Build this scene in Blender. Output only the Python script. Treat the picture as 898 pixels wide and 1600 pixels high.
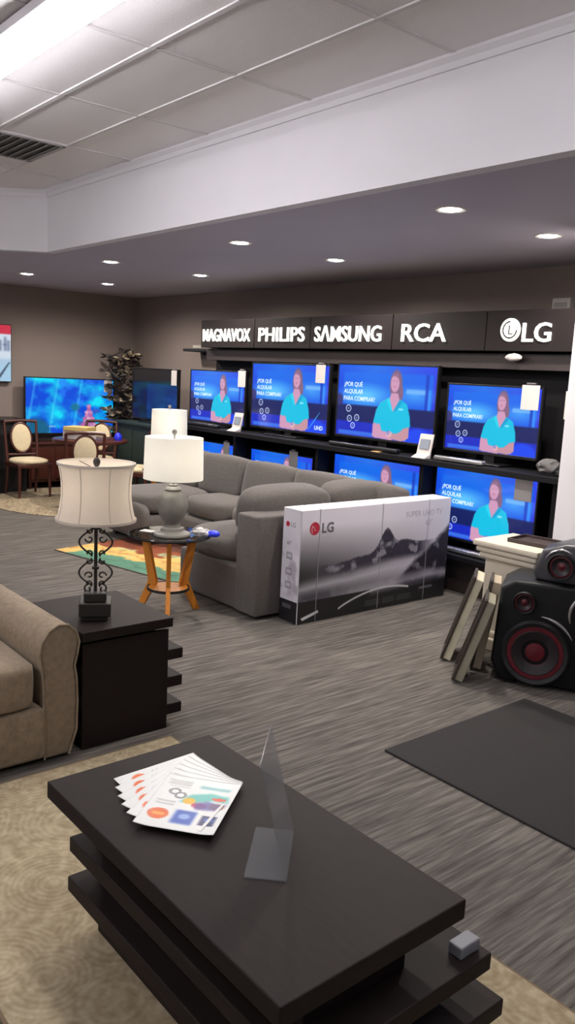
import bpy, bmesh, math, random
import numpy as np
from mathutils import Vector, Matrix, Euler
random.seed(7); rng = np.random.RandomState(5)
PI = math.pi
for o in list(bpy.data.objects): bpy.data.objects.remove(o)
SC = bpy.context.scene; COL = SC.collection

# ------------------------------------------------------------------ camera, world, exposure
F_PX = 1280.7
yaw, pit, rol = [math.radians(a) for a in (-49.83, 9.51, 2.84)]
Fv = Vector((math.sin(yaw)*math.cos(pit), math.cos(yaw)*math.cos(pit), -math.sin(pit)))
R0 = Vector((math.cos(yaw), -math.sin(yaw), 0)); U0 = R0.cross(Fv)
Rv = math.cos(rol)*R0 + math.sin(rol)*U0; Uv = -math.sin(rol)*R0 + math.cos(rol)*U0
cd = bpy.data.cameras.new('camera'); cam = bpy.data.objects.new('camera', cd); COL.objects.link(cam)
cam.matrix_world = Matrix(((Rv.x, Uv.x, -Fv.x, 0), (Rv.y, Uv.y, -Fv.y, 0), (Rv.z, Uv.z, -Fv.z, 1.62), (0, 0, 0, 1)))
cd.sensor_fit = 'VERTICAL'; cd.sensor_height = 24.0; cd.lens = F_PX/1600*24.0
cd.clip_start = 0.05; cd.clip_end = 60
SC.camera = cam
w = bpy.data.worlds.new('world'); SC.world = w; w.use_nodes = True
w.node_tree.nodes['Background'].inputs[0].default_value = (0.5, 0.55, 0.65, 1)
w.node_tree.nodes['Background'].inputs[1].default_value = 0.1
SC.view_settings.view_transform = 'Standard'; SC.view_settings.look = 'None'
SC.view_settings.gamma = 1; SC.view_settings.use_curve_mapping = False
SC.view_settings.exposure = 0.0
TUBE_E = 31.0      # emission of the fluorescent tubes / lenses
CAN_E = 40.0       # recessed spotlight lens
CAN_W = 50.0        # watts of each spotlight

# ------------------------------------------------------------------ materials
def lin(c):
    c = c/255.0
    return c/12.92 if c <= 0.04045 else ((c+0.055)/1.055)**2.4
def S(r, g, b): return (lin(r), lin(g), lin(b), 1)
MATS = {}
def mat(name, col, rough=0.6, metal=0.0, noise=0.0, scale=20.0, bump=0.0, stretch=None, sheen=0.0, coat=0.0, spec=None):
    if name in MATS: return MATS[name]
    m = bpy.data.materials.new(name); m.use_nodes = True; nt = m.node_tree
    b = nt.nodes['Principled BSDF']
    b.inputs['Base Color'].default_value = col; b.inputs['Roughness'].default_value = rough
    b.inputs['Metallic'].default_value = metal
    b.inputs['Sheen Weight'].default_value = sheen
    b.inputs['Coat Weight'].default_value = coat
    if spec is not None: b.inputs['Specular IOR Level'].default_value = spec
    if noise or bump:
        tc = nt.nodes.new('ShaderNodeTexCoord'); mp = nt.nodes.new('ShaderNodeMapping')
        nt.links.new(tc.outputs['Object'], mp.inputs[0])
        if stretch: mp.inputs['Scale'].default_value = stretch
        n = nt.nodes.new('ShaderNodeTexNoise'); n.inputs['Scale'].default_value = scale; n.inputs['Detail'].default_value = 5
        nt.links.new(mp.outputs[0], n.inputs['Vector'])
        if noise:
            mr = nt.nodes.new('ShaderNodeMapRange'); mr.inputs[1].default_value = 0.3; mr.inputs[2].default_value = 0.7
            mr.inputs[3].default_value = 1-noise; mr.inputs[4].default_value = 1+noise
            nt.links.new(n.outputs['Fac'], mr.inputs[0])
            mx = nt.nodes.new('ShaderNodeVectorMath'); mx.operation = 'SCALE'
            mx.inputs[0].default_value = col[:3]; nt.links.new(mr.outputs[0], mx.inputs['Scale'])
            nt.links.new(mx.outputs[0], b.inputs['Base Color'])
        if bump:
            bp = nt.nodes.new('ShaderNodeBump'); bp.inputs['Strength'].default_value = bump; bp.inputs['Distance'].default_value = 0.01
            nt.links.new(n.outputs['Fac'], bp.inputs['Height']); nt.links.new(bp.outputs[0], b.inputs['Normal'])
    MATS[name] = m; return m
def emis(name, col, strength):
    m = bpy.data.materials.new(name); m.use_nodes = True; nt = m.node_tree
    b = nt.nodes['Principled BSDF']; b.inputs['Base Color'].default_value = (0.02, 0.02, 0.02, 1)
    b.inputs['Emission Color'].default_value = col; b.inputs['Emission Strength'].default_value = strength
    b.inputs['Roughness'].default_value = 0.4
    MATS[name] = m; return m
def vcol_mat(name, strength=None, rough=0.5, gain=1.0, coat=0.0):
    m = bpy.data.materials.new(name); m.use_nodes = True; nt = m.node_tree
    b = nt.nodes['Principled BSDF']; b.inputs['Roughness'].default_value = rough; b.inputs['Coat Weight'].default_value = coat
    a = nt.nodes.new('ShaderNodeAttribute'); a.attribute_name = 'paint'
    if strength:
        b.inputs['Base Color'].default_value = (0.01, 0.01, 0.012, 1)
        nt.links.new(a.outputs['Color'], b.inputs['Emission Color']); b.inputs['Emission Strength'].default_value = strength
    else: nt.links.new(a.outputs['Color'], b.inputs['Base Color'])
    return m
M_espresso = mat('espresso_wood', S(33, 25, 23), 0.6, noise=0.12, scale=6, stretch=(2, 14, 14), spec=0.22)
M_espresso_v = M_espresso
M_black = mat('black_plastic', S(18, 18, 20), 0.35)
M_matte = mat('matte_black', S(16, 16, 18), 0.75)
M_rubber = mat('black_rubber', S(22, 22, 23), 0.6)
M_white = mat('white_paint', S(226, 224, 228), 0.7, noise=0.015, scale=3)
M_card = mat('white_card', S(196, 189, 185), 0.7)
M_iron = mat('wrought_iron', S(52, 49, 46), 0.5, metal=0.5)
M_chrome = mat('brushed_metal', S(170, 168, 165), 0.3, metal=1.0)
M_grey_fab = mat('grey_upholstery', S(95, 90, 87), 0.95, noise=0.10, scale=60, bump=0.25, sheen=0.15, spec=0.15)
M_beige_fab = mat('beige_chenille', S(138, 123, 103), 0.95, noise=0.14, scale=35, bump=0.35, sheen=0.15, spec=0.15)
M_orange = mat('honey_wood', S(205, 128, 40), 0.4, noise=0.12, scale=5, stretch=(10, 10, 1.5))
M_cherry = mat('cherry_wood', S(74, 36, 28), 0.35, noise=0.15, scale=5, stretch=(10, 10, 2))
M_cream = mat('cream_cushion', S(214, 198, 164), 0.9, noise=0.05, scale=40)
M_ceramic = mat('grey_ceramic', S(120, 116, 108), 0.55, noise=0.1, scale=12)
def glassy(name, col, rough=0.05, alpha=0.3, ior=1.45):
    m = mat(name, col, rough); b = m.node_tree.nodes['Principled BSDF']
    b.inputs['Transmission Weight'].default_value = 1.0; b.inputs['IOR'].default_value = ior
    return m
M_glass = glassy('smoked_glass', S(170, 178, 172), 0.03)
M_acrylic = bpy.data.materials.new('clear_acrylic'); M_acrylic.use_nodes = True
_n = M_acrylic.node_tree; _t = _n.nodes.new('ShaderNodeBsdfTransparent'); _m = _n.nodes.new('ShaderNodeMixShader'); _lw = _n.nodes.new('ShaderNodeLayerWeight')
_n.nodes['Principled BSDF'].inputs['Base Color'].default_value = S(150, 150, 152); _n.nodes['Principled BSDF'].inputs['Roughness'].default_value = .12
_t.inputs[0].default_value = (.95, .96, .97, 1); _lw.inputs[0].default_value = .35; _mr = _n.nodes.new('ShaderNodeMapRange'); _mr.inputs[3].default_value = .16; _mr.inputs[4].default_value = .5
_n.links.new(_lw.outputs['Facing'], _mr.inputs[0]); _n.links.new(_mr.outputs[0], _m.inputs[0]); _n.links.new(_t.outputs[0], _m.inputs[1]); _n.links.new(_n.nodes['Principled BSDF'].outputs[0], _m.inputs[2])
_n.links.new(_m.outputs[0], _n.nodes['Material Output'].inputs[0])

# ------------------------------------------------------------------ mesh builder
class MB:
    def __init__(s): s.bm = bmesh.new()
    def _x(s, vs, rot, c):
        if rot is not None:
            bmesh.ops.rotate(s.bm, verts=vs, cent=(0, 0, 0), matrix=Euler(rot).to_matrix())
        bmesh.ops.translate(s.bm, verts=vs, vec=c)
    def box(s, c, d, r=0.0, seg=2, rot=None):
        g = bmesh.ops.create_cube(s.bm, size=1.0); vs = g['verts']
        bmesh.ops.scale(s.bm, verts=vs, vec=d)
        if r > 0:
            es = list({e for v in vs for e in v.link_edges})
            g = bmesh.ops.bevel(s.bm, geom=es, offset=min(r, min(d)*0.49), segments=seg, affect='EDGES', profile=0.5)
            vs = list({v for f in g['faces'] for v in f.verts} | {v for v in vs if v.is_valid})
        s._x(vs, rot, c); return s
    def b2(s, x0, x1, y0, y1, z0, z1, r=0.0, seg=2):
        return s.box(((x0+x1)/2, (y0+y1)/2, (z0+z1)/2), (abs(x1-x0), abs(y1-y0), abs(z1-z0)), r, seg)
    def lathe(s, prof, c=(0, 0, 0), n=32, cap=True, rot=None):
        rings = []; allv = []
        for r, z in prof:
            ring = [s.bm.verts.new((r*math.cos(2*PI*i/n), r*math.sin(2*PI*i/n), z)) for i in range(n)]
            rings.append(ring); allv += ring
        for a, b in zip(rings, rings[1:]):
            for i in range(n): s.bm.faces.new((a[i], a[(i+1) % n], b[(i+1) % n], b[i]))
        if cap:
            if prof[0][0] > 1e-5: s.bm.faces.new(list(reversed(rings[0])))
            if prof[-1][0] > 1e-5: s.bm.faces.new(rings[-1])
        s._x(allv, rot, c); return s
    def tube(s, pts, r, n=8, closed=False):
        pts = [Vector(p) for p in pts]; rings = []; N = len(pts)
        rr = r if isinstance(r, (list, tuple)) else [r]*N
        up = None
        for i, p in enumerate(pts):
            a = pts[max(i-1, 0)]; b = pts[min(i+1, N-1)]; t = (b-a).normalized()
            if up is None:
                up = Vector((0, 0, 1)) if abs(t.z) < 0.9 else Vector((1, 0, 0))
            u = (up - t*up.dot(t)).normalized(); up = u; v = t.cross(u)
            rings.append([s.bm.verts.new(p + u*rr[i]*math.cos(2*PI*k/n) + v*rr[i]*math.sin(2*PI*k/n)) for k in range(n)])
        for a, b in zip(rings, rings[1:]):
            for i in range(n): s.bm.faces.new((a[i], b[i], b[(i+1) % n], a[(i+1) % n]))
        s.bm.faces.new(rings[0]); s.bm.faces.new(list(reversed(rings[-1]))); return s
    def prism(s, pts, h, axis='z', off=0.0, r=0.0, seg=2):
        """polygon in a plane, extruded h along axis, starting at off"""
        def P(a, b, k):
            return {'z': (a, b, k), 'x': (k, a, b), 'y': (a, k, b)}[axis]
        A = [s.bm.verts.new(P(a, b, off)) for a, b in pts]; B = [s.bm.verts.new(P(a, b, off+h)) for a, b in pts]
        n = len(pts); fs = [s.bm.faces.new(A), s.bm.faces.new(list(reversed(B)))]
        for i in range(n): fs.append(s.bm.faces.new((A[i], B[i], B[(i+1) % n], A[(i+1) % n])))
        bmesh.ops.recalc_face_normals(s.bm, faces=fs)
        if r > 0:
            es = [e for e in {e for f in fs[:2] for e in f.edges}]
            bmesh.ops.bevel(s.bm, geom=es, offset=r, segments=seg, affect='EDGES', profile=0.5)
        return s
    def puff(s, c, d, k=5.0, a=0.12, n=10, rot=None):
        """soft cushion: rounded block d with bulging faces"""
        g = bmesh.ops.create_cube(s.bm, size=2.0)
        es = list({e for v in g['verts'] for e in v.link_edges})
        before = set(s.bm.verts) - set(g['verts'])
        bmesh.ops.subdivide_edges(s.bm, edges=es, cuts=n, use_grid_fill=True)
        vs = [v for v in s.bm.verts if v not in before]
        for v in vs:
            x, y, z = v.co; m = max(abs(x), abs(y), abs(z)); L = (abs(x)**k+abs(y)**k+abs(z)**k)**(1/k)
            x, y, z = x*m/L, y*m/L, z*m/L
            fx = 1 + a*(1-y*y)*(1-z*z); fy = 1 + a*(1-x*x)*(1-z*z); fz = 1 + a*(1-x*x)*(1-y*y)
            t = 1/(1+a)
            v.co = (x*fx*t*d[0]/2, y*fy*t*d[1]/2, z*fz*t*d[2]/2)
        s._x(vs, rot, c); return s
    def text(s, body, size, M, depth=0.0, bold=0.0, spacing=1.0, width=None, mi=0):
        cu = bpy.data.curves.new('t', 'FONT'); cu.body = body; cu.size = size; cu.extrude = depth; cu.offset = bold
        cu.space_character = spacing; cu.resolution_u = 3
        o = bpy.data.objects.new('t', cu); COL.objects.link(o)
        dg = bpy.context.evaluated_depsgraph_get(); me = bpy.data.meshes.new_from_object(o.evaluated_get(dg))
        co = np.array([v.co[:] for v in me.vertices]) if len(me.vertices) else np.zeros((1, 3))
        sx = 1.0
        if width: sx = width/(co[:, 0].max()-co[:, 0].min()); co[:, 0] -= co[:, 0].min()
        nv = [s.bm.verts.new(M @ Vector((p[0]*sx, p[1], p[2]))) for p in co]
        for p in me.polygons:
            try:
                f = s.bm.faces.new([nv[i] for i in p.vertices]); f.material_index = mi
            except ValueError: pass
        bpy.data.objects.remove(o); bpy.data.curves.remove(cu); bpy.data.meshes.remove(me); return s
    def build(s, name, m, parent=None, smooth=False, world=False, recalc=True):
        if recalc: bmesh.ops.recalc_face_normals(s.bm, faces=s.bm.faces)
        me = bpy.data.meshes.new(name); s.bm.to_mesh(me); s.bm.free()
        for x in (m if isinstance(m, (list, tuple)) else [m]): me.materials.append(x)
        if world and parent is not None:
            me.transform(Matrix.Translation(-parent.location))
        if smooth:
            me.shade_smooth()
            try: me.set_sharp_from_angle(angle=math.radians(40))
            except Exception: pass
        o = bpy.data.objects.new(name, me); COL.objects.link(o)
        if parent is not None: o.parent = parent
        return o
def tag(o, label=None, cat=None, group=None, kind=None):
    if label: o['label'] = label
    if cat: o['category'] = cat
    if group: o['group'] = group
    if kind: o['kind'] = kind
    return o
def thing(name, label, cat, loc=(0, 0, 0), rz=0.0, group=None):
    o = bpy.data.objects.new(name, None); COL.objects.link(o); o.empty_display_size = 0.1
    o.location = loc; o.rotation_euler = (0, 0, rz); return tag(o, label, cat, group)
def dup(root, loc, rz=0.0, label=None, scale=None):
    def cp(o, par):
        c = o.copy(); COL.objects.link(c); c.parent = par
        for ch in list(o.children): cp(ch, c)
        return c
    r = cp(root, None); r.location = loc; r.rotation_euler = (0, 0, rz)
    if label: r['label'] = label
    if scale: r.scale = scale
    return r
def struct(o): o['kind'] = 'structure'; return o

# ------------------------------------------------------------------ painter (raster that becomes coloured faces)
class Pt:
    def __init__(s, w, h, bg=(0, 0, 0)):
        s.w, s.h = w, h; s.a = np.zeros((h, w, 3)) + np.array(bg, float)
        s.X, s.Y = np.meshgrid((np.arange(w)+.5)/w, (np.arange(h)+.5)/h)    # v runs down
    def put(s, mask, col):
        m = np.clip(mask, 0, 1)[..., None]; s.a = s.a*(1-m)+np.array(col, float)*m
    def ell(s, cx, cy, rx, ry, col, soft=0.15, al=1.0, rot=0.0):
        dx, dy = (s.X-cx)*s.w/s.h, s.Y-cy; c, q = math.cos(rot), math.sin(rot)
        d = np.sqrt(((dx*c+dy*q)/(rx*s.w/s.h))**2+((-dx*q+dy*c)/ry)**2)
        s.put(np.clip((1-d)/soft+0.5, 0, 1)*al, col)
    def ring(s, cx, cy, r, t, col, al=1.0):
        d = np.abs(np.hypot((s.X-cx)*s.w/s.h, s.Y-cy)-r); s.put(np.clip((t-d)/t+0.5, 0, 1)*al, col)
    def poly(s, pts, col, al=1.0, blur=0):
        m = np.zeros((s.h, s.w))
        for ox, oy in ((.25, .25), (-.25, .25), (.25, -.25), (-.25, -.25)):
            X, Y = s.X+ox/s.w, s.Y+oy/s.h; ins = np.zeros_like(m, bool); n = len(pts)
            for i in range(n):
                x0, y0 = pts[i]; x1, y1 = pts[(i+1) % n]
                if y0 == y1: continue
                c = ((Y >= min(y0, y1)) & (Y < max(y0, y1))); t = x0+(Y-y0)*(x1-x0)/(y1-y0); ins ^= c & (X < t)
            m += ins/4.0
        for _ in range(blur): m = blur3(m)
        s.put(m*al, col)
    def rect(s, x0, y0, x1, y1, col, al=1.0, blur=0): s.poly([(x0, y0), (x1, y0), (x1, y1), (x0, y1)], col, al, blur)
def blur3(m):
    p = np.pad(m, 1, mode='edge'); return (p[:-2, 1:-1]+p[2:, 1:-1]+p[1:-1, :-2]+p[1:-1, 2:]+p[1:-1, 1:-1])/5
def vnoise(w, h, fx, fy, seed=0, octv=4):
    r = np.random.RandomState(seed); out = np.zeros((h, w)); amp = 1; tot = 0
    for o in range(octv):
        nx, ny = max(2, int(fx*2**o)+2), max(2, int(fy*2**o)+2); g = r.rand(ny, nx)
        xs = np.linspace(0, nx-1.001, w); ys = np.linspace(0, ny-1.001, h)
        xi, yi = xs.astype(int), ys.astype(int); u, v = xs-xi, ys-yi; u = u*u*(3-2*u); v = v*v*(3-2*v)
        a = g[np.ix_(yi, xi)]; b = g[np.ix_(yi, xi+1)]; c = g[np.ix_(yi+1, xi)]; d = g[np.ix_(yi+1, xi+1)]
        out += amp*((a*(1-u)+b*u)*(1-v)[:, None]+(c*(1-u)+d*u)*v[:, None]); tot += amp; amp *= .5
    return out/tot
def lin_arr(a):
    a = np.clip(a/255.0, 0, 1); return np.where(a <= 0.04045, a/12.92, ((a+0.055)/1.055)**2.4)
def painted(name, pt, m, pos, parent=None, extra=None, extra_mats=(), world=False):
    """pos(u, v) -> xyz for u,v arrays (v down). One face per painted cell."""
    W, H = pt.w, pt.h
    U, V = np.meshgrid(np.linspace(0, 1, W+1), np.linspace(0, 1, H+1))
    co = np.stack(pos(U, V), -1).reshape(-1, 3)
    idx = np.arange((W+1)*(H+1)).reshape(H+1, W+1)
    q = np.stack([idx[:-1, :-1], idx[1:, :-1], idx[1:, 1:], idx[:-1, 1:]], -1).reshape(-1, 4)
    me = bpy.data.meshes.new(name)
    me.vertices.add(len(co)); me.vertices.foreach_set('co', co.ravel())
    me.loops.add(q.size); me.loops.foreach_set('vertex_index', q.ravel().astype(np.int32))
    me.polygons.add(len(q)); me.polygons.foreach_set('loop_start', np.arange(0, q.size, 4, dtype=np.int32))
    me.polygons.foreach_set('loop_total', np.full(len(q), 4, dtype=np.int32))
    me.update()
    at = me.color_attributes.new('paint', 'FLOAT_COLOR', 'CORNER')
    c = lin_arr(pt.a).reshape(-1, 3); c4 = np.repeat(np.concatenate([c, np.ones((len(c), 1))], 1), 4, axis=0)
    at.data.foreach_set('color', c4.ravel().astype(np.float32))
    me.materials.append(m)
    for x in extra_mats: me.materials.append(x)
    if extra:
        bm = bmesh.new(); bm.from_mesh(me); mb = MB.__new__(MB); mb.bm = bm; extra(mb); bm.to_mesh(me); bm.free()
    me.validate()
    o = bpy.data.objects.new(name, me); COL.objects.link(o)
    if parent is not None: o.parent = parent
    return o

# ================================================================== THE ROOM
XL, XR, YB, YF = -10.5, 3.2, 5.9, -4.2
ZH, ZL = 3.05, 2.57
def carpet_material():
    m = bpy.data.materials.new('striped_carpet'); m.use_nodes = True; nt = m.node_tree; N = nt.nodes; Lk = nt.links
    b = N['Principled BSDF']; b.inputs['Roughness'].default_value = 0.95; b.inputs['Specular IOR Level'].default_value = 0.1
    tc = N.new('ShaderNodeTexCoord')
    def layer(sc, scale, detail):
        mp = N.new('ShaderNodeMapping'); mp.inputs['Scale'].default_value = sc; Lk.new(tc.outputs['Object'], mp.inputs[0])
        n = N.new('ShaderNodeTexNoise'); n.inputs['Scale'].default_value = scale; n.inputs['Detail'].default_value = detail
        Lk.new(mp.outputs[0], n.inputs['Vector']); return n
    a = layer((56, 2.6, 1), 1.0, 2.0); c = layer((140, 9, 1), 1.0, 2.0); d = layer((0.7, 0.7, 1), 1.0, 3.0)
    mx = N.new('ShaderNodeMath'); mx.operation = 'MULTIPLY_ADD'; mx.inputs[1].default_value = 0.45
    Lk.new(c.outputs['Fac'], mx.inputs[0]); Lk.new(a.outputs['Fac'], mx.inputs[2])
    cr = N.new('ShaderNodeValToRGB'); Lk.new(mx.outputs[0], cr.inputs[0])
    cr.color_ramp.elements[0].position = 0.50; cr.color_ramp.elements[0].color = S(80, 76, 73)
    cr.color_ramp.elements[1].position = 0.95; cr.color_ramp.elements[1].color = S(126, 120, 114)
    e = cr.color_ramp.elements.new(0.72); e.color = S(102, 97, 92)
    Lk.new(cr.outputs[0], b.inputs['Base Color'])
    bp = N.new('ShaderNodeBump'); bp.inputs['Strength'].default_value = 0.4; bp.inputs['Distance'].default_value = 0.005
    Lk.new(c.outputs['Fac'], bp.inputs['Height']); Lk.new(bp.outputs[0], b.inputs['Normal'])
    return m
M_carpet = carpet_material()
M_wall = mat('taupe_wall_paint', S(136, 123, 116), 0.85, noise=0.03, scale=2)
M_soffit = mat('grey_ceiling_paint', S(184, 177, 188), 0.6, noise=0.02, scale=4)
M_tile = mat('ceiling_tile', S(240, 237, 238), 0.9, noise=0.02, scale=120, bump=0.15)
M_grid = mat('ceiling_grid_metal', S(222, 219, 220), 0.8)

struct(MB().b2(XL-.1, XR+.1, YF-.1, YB+.1, -.1, 0).build('floor', M_carpet))
struct(MB().b2(XL-.1, XR+.1, YB, YB+.1, 0, 3.2).build('wall_back', M_wall))
struct(MB().b2(XL-.1, XL, YF, YB, 0, 3.2).build('wall_left', M_wall))
struct(MB().b2(XR, XR+.1, YF, YB, 0, 3.2).build('wall_right', M_white))
struct(MB().b2(XL-.1, XR+.1, YF-.1, YF, 0, 3.2).build('wall_front', M_white))
# high tiled ceiling, over the sales floor; low painted ceiling in the television area
A = (-6.93, 3.03); slope = (3.03-2.72)/(7.18-6.93)*1.0
Bx, By = XL, 3.03-(A[0]-XL)*1.2
ceil = MB().b2(XL-.1, XR+.1, YF-.1, YB+.1, ZH, ZH+.1).build('ceiling', M_tile); struct(ceil)
low = MB().prism([(A[0], A[1]+.06), (XR, A[1]+.06), (XR, YB), (XL, YB), (Bx, By), ], 0.06, 'z', ZL)
struct(low.build('ceiling_low', M_soffit))
# bulkhead
t = 0.08
bk = MB().prism([(A[0], A[1]), (XR, A[1]), (XR, A[1]+t), (A[0]-.05, A[1]+t), (Bx, By+.1), (Bx, By)], ZH-ZL+.02, 'z', ZL-.02)
struct(bk.build('wall_bulkhead', M_white))
cr = MB(); prof = [(0, ZH-.001), (0, ZH-.055), (.012, ZH-.055), (.022, ZH-.03), (.045, ZH-.012), (.05, ZH-.001)]
for i in range(1):
    cr.prism([(A[1]-p, z) for p, z in prof], XR-A[0], 'x', A[0])
dv = Vector((Bx-A[0], By-A[1])); L = dv.length; ang = math.atan2(dv.y, dv.x)
c2 = MB(); c2.prism([(p, z) for p, z in prof], L, 'x', 0)
bmesh.ops.rotate(c2.bm, verts=c2.bm.verts, cent=(0, 0, 0), matrix=Matrix.Rotation(ang, 3, 'Z'))
bmesh.ops.translate(c2.bm, verts=c2.bm.verts, vec=(A[0], A[1], 0))
struct(cr.build('trim_1', M_white)); struct(c2.build('trim_2', M_white))
# lay-in grid
g = MB(); y = 2.51
while y > YF: 
    g.b2(XL if y < By else A[0]-(A[1]-y)/1.2, XR, y-.012, y+.012, ZH-.008, ZH-.0005); y -= .48
x = -2.56+.955*6
while x > XL:
    yt = 3.03 if x > A[0] else 3.03-(A[0]-x)*1.2
    g.b2(x-.012, x+.012, YF, yt, ZH-.006, ZH-.0005); x -= .955
struct(g.build('trim_3', M_grid))
# column beside the television display
struct(MB().b2(-2.832, -2.2, 4.6, 4.95, 0, ZL, r=.008).build('wall_column', M_white))
struct(MB().b2(XL, XR, YB-.015, YB, 0, .1, r=.003).build('baseboard_back', M_espresso))
struct(MB().b2(XL, XL+.015, YF, YB-.015, 0, .1, r=.003).build('baseboard_left', M_espresso))

# ------------------------------------------------------------------ light fittings
M_tube = emis('fluorescent_lens', (1.0, 0.97, 1.0, 1), TUBE_E)
def strip_light(x, y, label, ln=2.4):
    r = thing('fluorescent_light', label, 'light', (x, y, ZH-.009), 0, 'fluorescent ceiling strips')
    MB().box((0, 0, -.02), (ln, .21, .04), r=.004).build('housing', M_white, r)
    for s in (-1, 1):
        b = MB(); b.lathe([(0.001, 0), (.023, 0), (.023, ln-.06), (.001, ln-.06)], (-(ln-.06)/2, s*.045, -.066), 12, rot=(0, PI/2, 0))
        b.build('tube', M_tube, r, smooth=True)
    for s in (-1, 1):
        MB().box((s*(ln/2-.012), 0, -.045), (.024, .15, .05), r=.005).build('end_cap', M_white, r)
    return r
sl = strip_light(-4.0, 1.54, 'long bare fluorescent strip on the tiled ceiling, in the top left of the photo')
for (x, y, lb) in ((-.4, 1.57, 'above the black floor mat'), (-4.0, -.9, 'behind the beige armchair, middle'), (-7.6, -.9, 'nearest the left wall'), (-4.0, -3.0, 'near the front wall, left'), (-.4, -3.0, 'near the front wall, right')):
    dup(sl, (x, y, ZH-.009), 0, 'fluorescent strip on the tiled ceiling outside the photo, '+lb)
M_can = emis('spot_lens', (1.0, 0.93, 0.84, 1), CAN_E)
M_trimring = mat('white_trim_ring', S(225, 222, 216), 0.5)
can0 = None
spots = [(-9.0, 3.70, 'leftmost of the front row, nearest the bulkhead'), (-7.13, 3.73, 'second from the left in the front row'), (-5.13, 3.74, 'third from the left in the front row'),
 (-3.12, 3.71, 'rightmost of the front row and largest in the photo'), (-9.05, 4.70, 'leftmost of the rear row, near the corner'), (-7.20, 4.77, 'second from the left in the rear row'),
 (-5.16, 4.74, 'third from the left in the rear row'), (-3.14, 4.70, 'rightmost of the rear row, by the white column')]
for x, y, lab in spots:
    lab = 'lit recessed round ceiling spotlight, '+lab
    if can0 is None:
        can0 = thing('recessed_spotlight', lab, 'light', (x, y, ZL), 0, 'recessed spotlights in the low ceiling')
        MB().lathe([(.062, -.004), (.082, -.008), (.09, -.001), (.062, -.001)], n=32, cap=False).build('trim_ring', M_trimring, can0, smooth=True)
        b = MB(); b.lathe([(.0001, -.012), (.03, -.011), (.055, -.006), (.0625, -.002)], n=28, cap=False); b.build('lens', M_can, can0, smooth=True)
        c = can0
    else: c = dup(can0, (x, y, ZL), 0, lab)
    ld = bpy.data.lights.new('spot', 'SPOT'); ld.energy = CAN_W; ld.spot_size = math.radians(168); ld.spot_blend = 0.6
    ld.color = (1, .92, .84); ld.shadow_soft_size = .05
    lo = bpy.data.objects.new('spot_lamp', ld); COL.objects.link(lo); lo.parent = c; lo.location = (0, 0, -.03)
# ceiling vent
v = thing('ceiling_vent', 'square grey air vent in the tiled ceiling at the left edge', 'vent', (-5.72, 2.27, ZH))
M_vent = mat('grey_vent_metal', S(176, 174, 174), 0.5, metal=0.1); M_dark = mat('vent_shadow_gap', S(130, 129, 130), 0.9)
b = MB()
for s in (-1, 1): b.box((s*.29, 0, -.008), (.03, .46, .016)); b.box((0, s*.22, -.008), (.6, .03, .016))
b.build('frame', M_vent, v); MB().box((0, 0, -.003), (.57, .42, .004)).build('backing', M_dark, v)
for i in range(7): MB().box((0, -.18+i*.06, -.014), (.56, .035, .003), rot=(math.radians(35), 0, 0)).build('slat', M_vent, v)

# ================================================================== NEAR FURNITURE
# ---- ivory rug
def rug_material(name, c1, c2, sc=7.0):
    m = bpy.data.materials.new(name); m.use_nodes = True; nt = m.node_tree; N = nt.nodes; Lk = nt.links
    b = N['Principled BSDF']; b.inputs['Roughness'].default_value = 0.95; b.inputs['Specular IOR Level'].default_value = 0.1
    tc = N.new('ShaderNodeTexCoord'); vo = N.new('ShaderNodeTexVoronoi'); vo.inputs['Scale'].default_value = sc
    Lk.new(tc.outputs['Object'], vo.inputs['Vector'])
    ma = N.new('ShaderNodeMath'); ma.operation = 'MULTIPLY'; ma.inputs[1].default_value = 75; Lk.new(vo.outputs['Distance'], ma.inputs[0])
    sn = N.new('ShaderNodeMath'); sn.operation = 'SINE'; Lk.new(ma.outputs[0], sn.inputs[0])
    no = N.new('ShaderNodeTexNoise'); no.inputs['Scale'].default_value = 30; no.inputs['Detail'].default_value = 5; Lk.new(tc.outputs['Object'], no.inputs['Vector'])
    ad = N.new('ShaderNodeMath'); ad.operation = 'MULTIPLY_ADD'; ad.inputs[1].default_value = 0.06; Lk.new(sn.outputs[0], ad.inputs[0]); Lk.new(no.outputs['Fac'], ad.inputs[2])
    cr = N.new('ShaderNodeValToRGB'); cr.color_ramp.elements[0].position = .3; cr.color_ramp.elements[0].color = c1
    cr.color_ramp.elements[1].position = .72; cr.color_ramp.elements[1].color = c2; Lk.new(ad.outputs[0], cr.inputs[0])
    Lk.new(cr.outputs[0], b.inputs['Base Color'])
    bp = N.new('ShaderNodeBump'); bp.inputs['Strength'].default_value = .5; bp.inputs['Distance'].default_value = .006
    Lk.new(ad.outputs[0], bp.inputs['Height']); Lk.new(bp.outputs[0], b.inputs['Normal'])
    return m
M_ivory = rug_material('ivory_swirl_pile', S(150, 135, 108), S(184, 170, 142), 4.5)
r = thing('area_rug', 'ivory area rug with carved swirl pattern under the coffee table', 'rug', (-1.75, 1.26, 0))
MB().box((0, 0, .007), (2.34, 1.18, .012), r=.005).build('pile', M_ivory, r)
b = MB()
for s in (-1, 1): b.box((0, s*.592, .005), (2.37, .014, .010), r=.003); b.box((s*1.177, 0, .005), (.014, 1.19, .010), r=.003)
b.build('binding', mat('rug_binding', S(120, 102, 80), 0.9), r)
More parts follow.
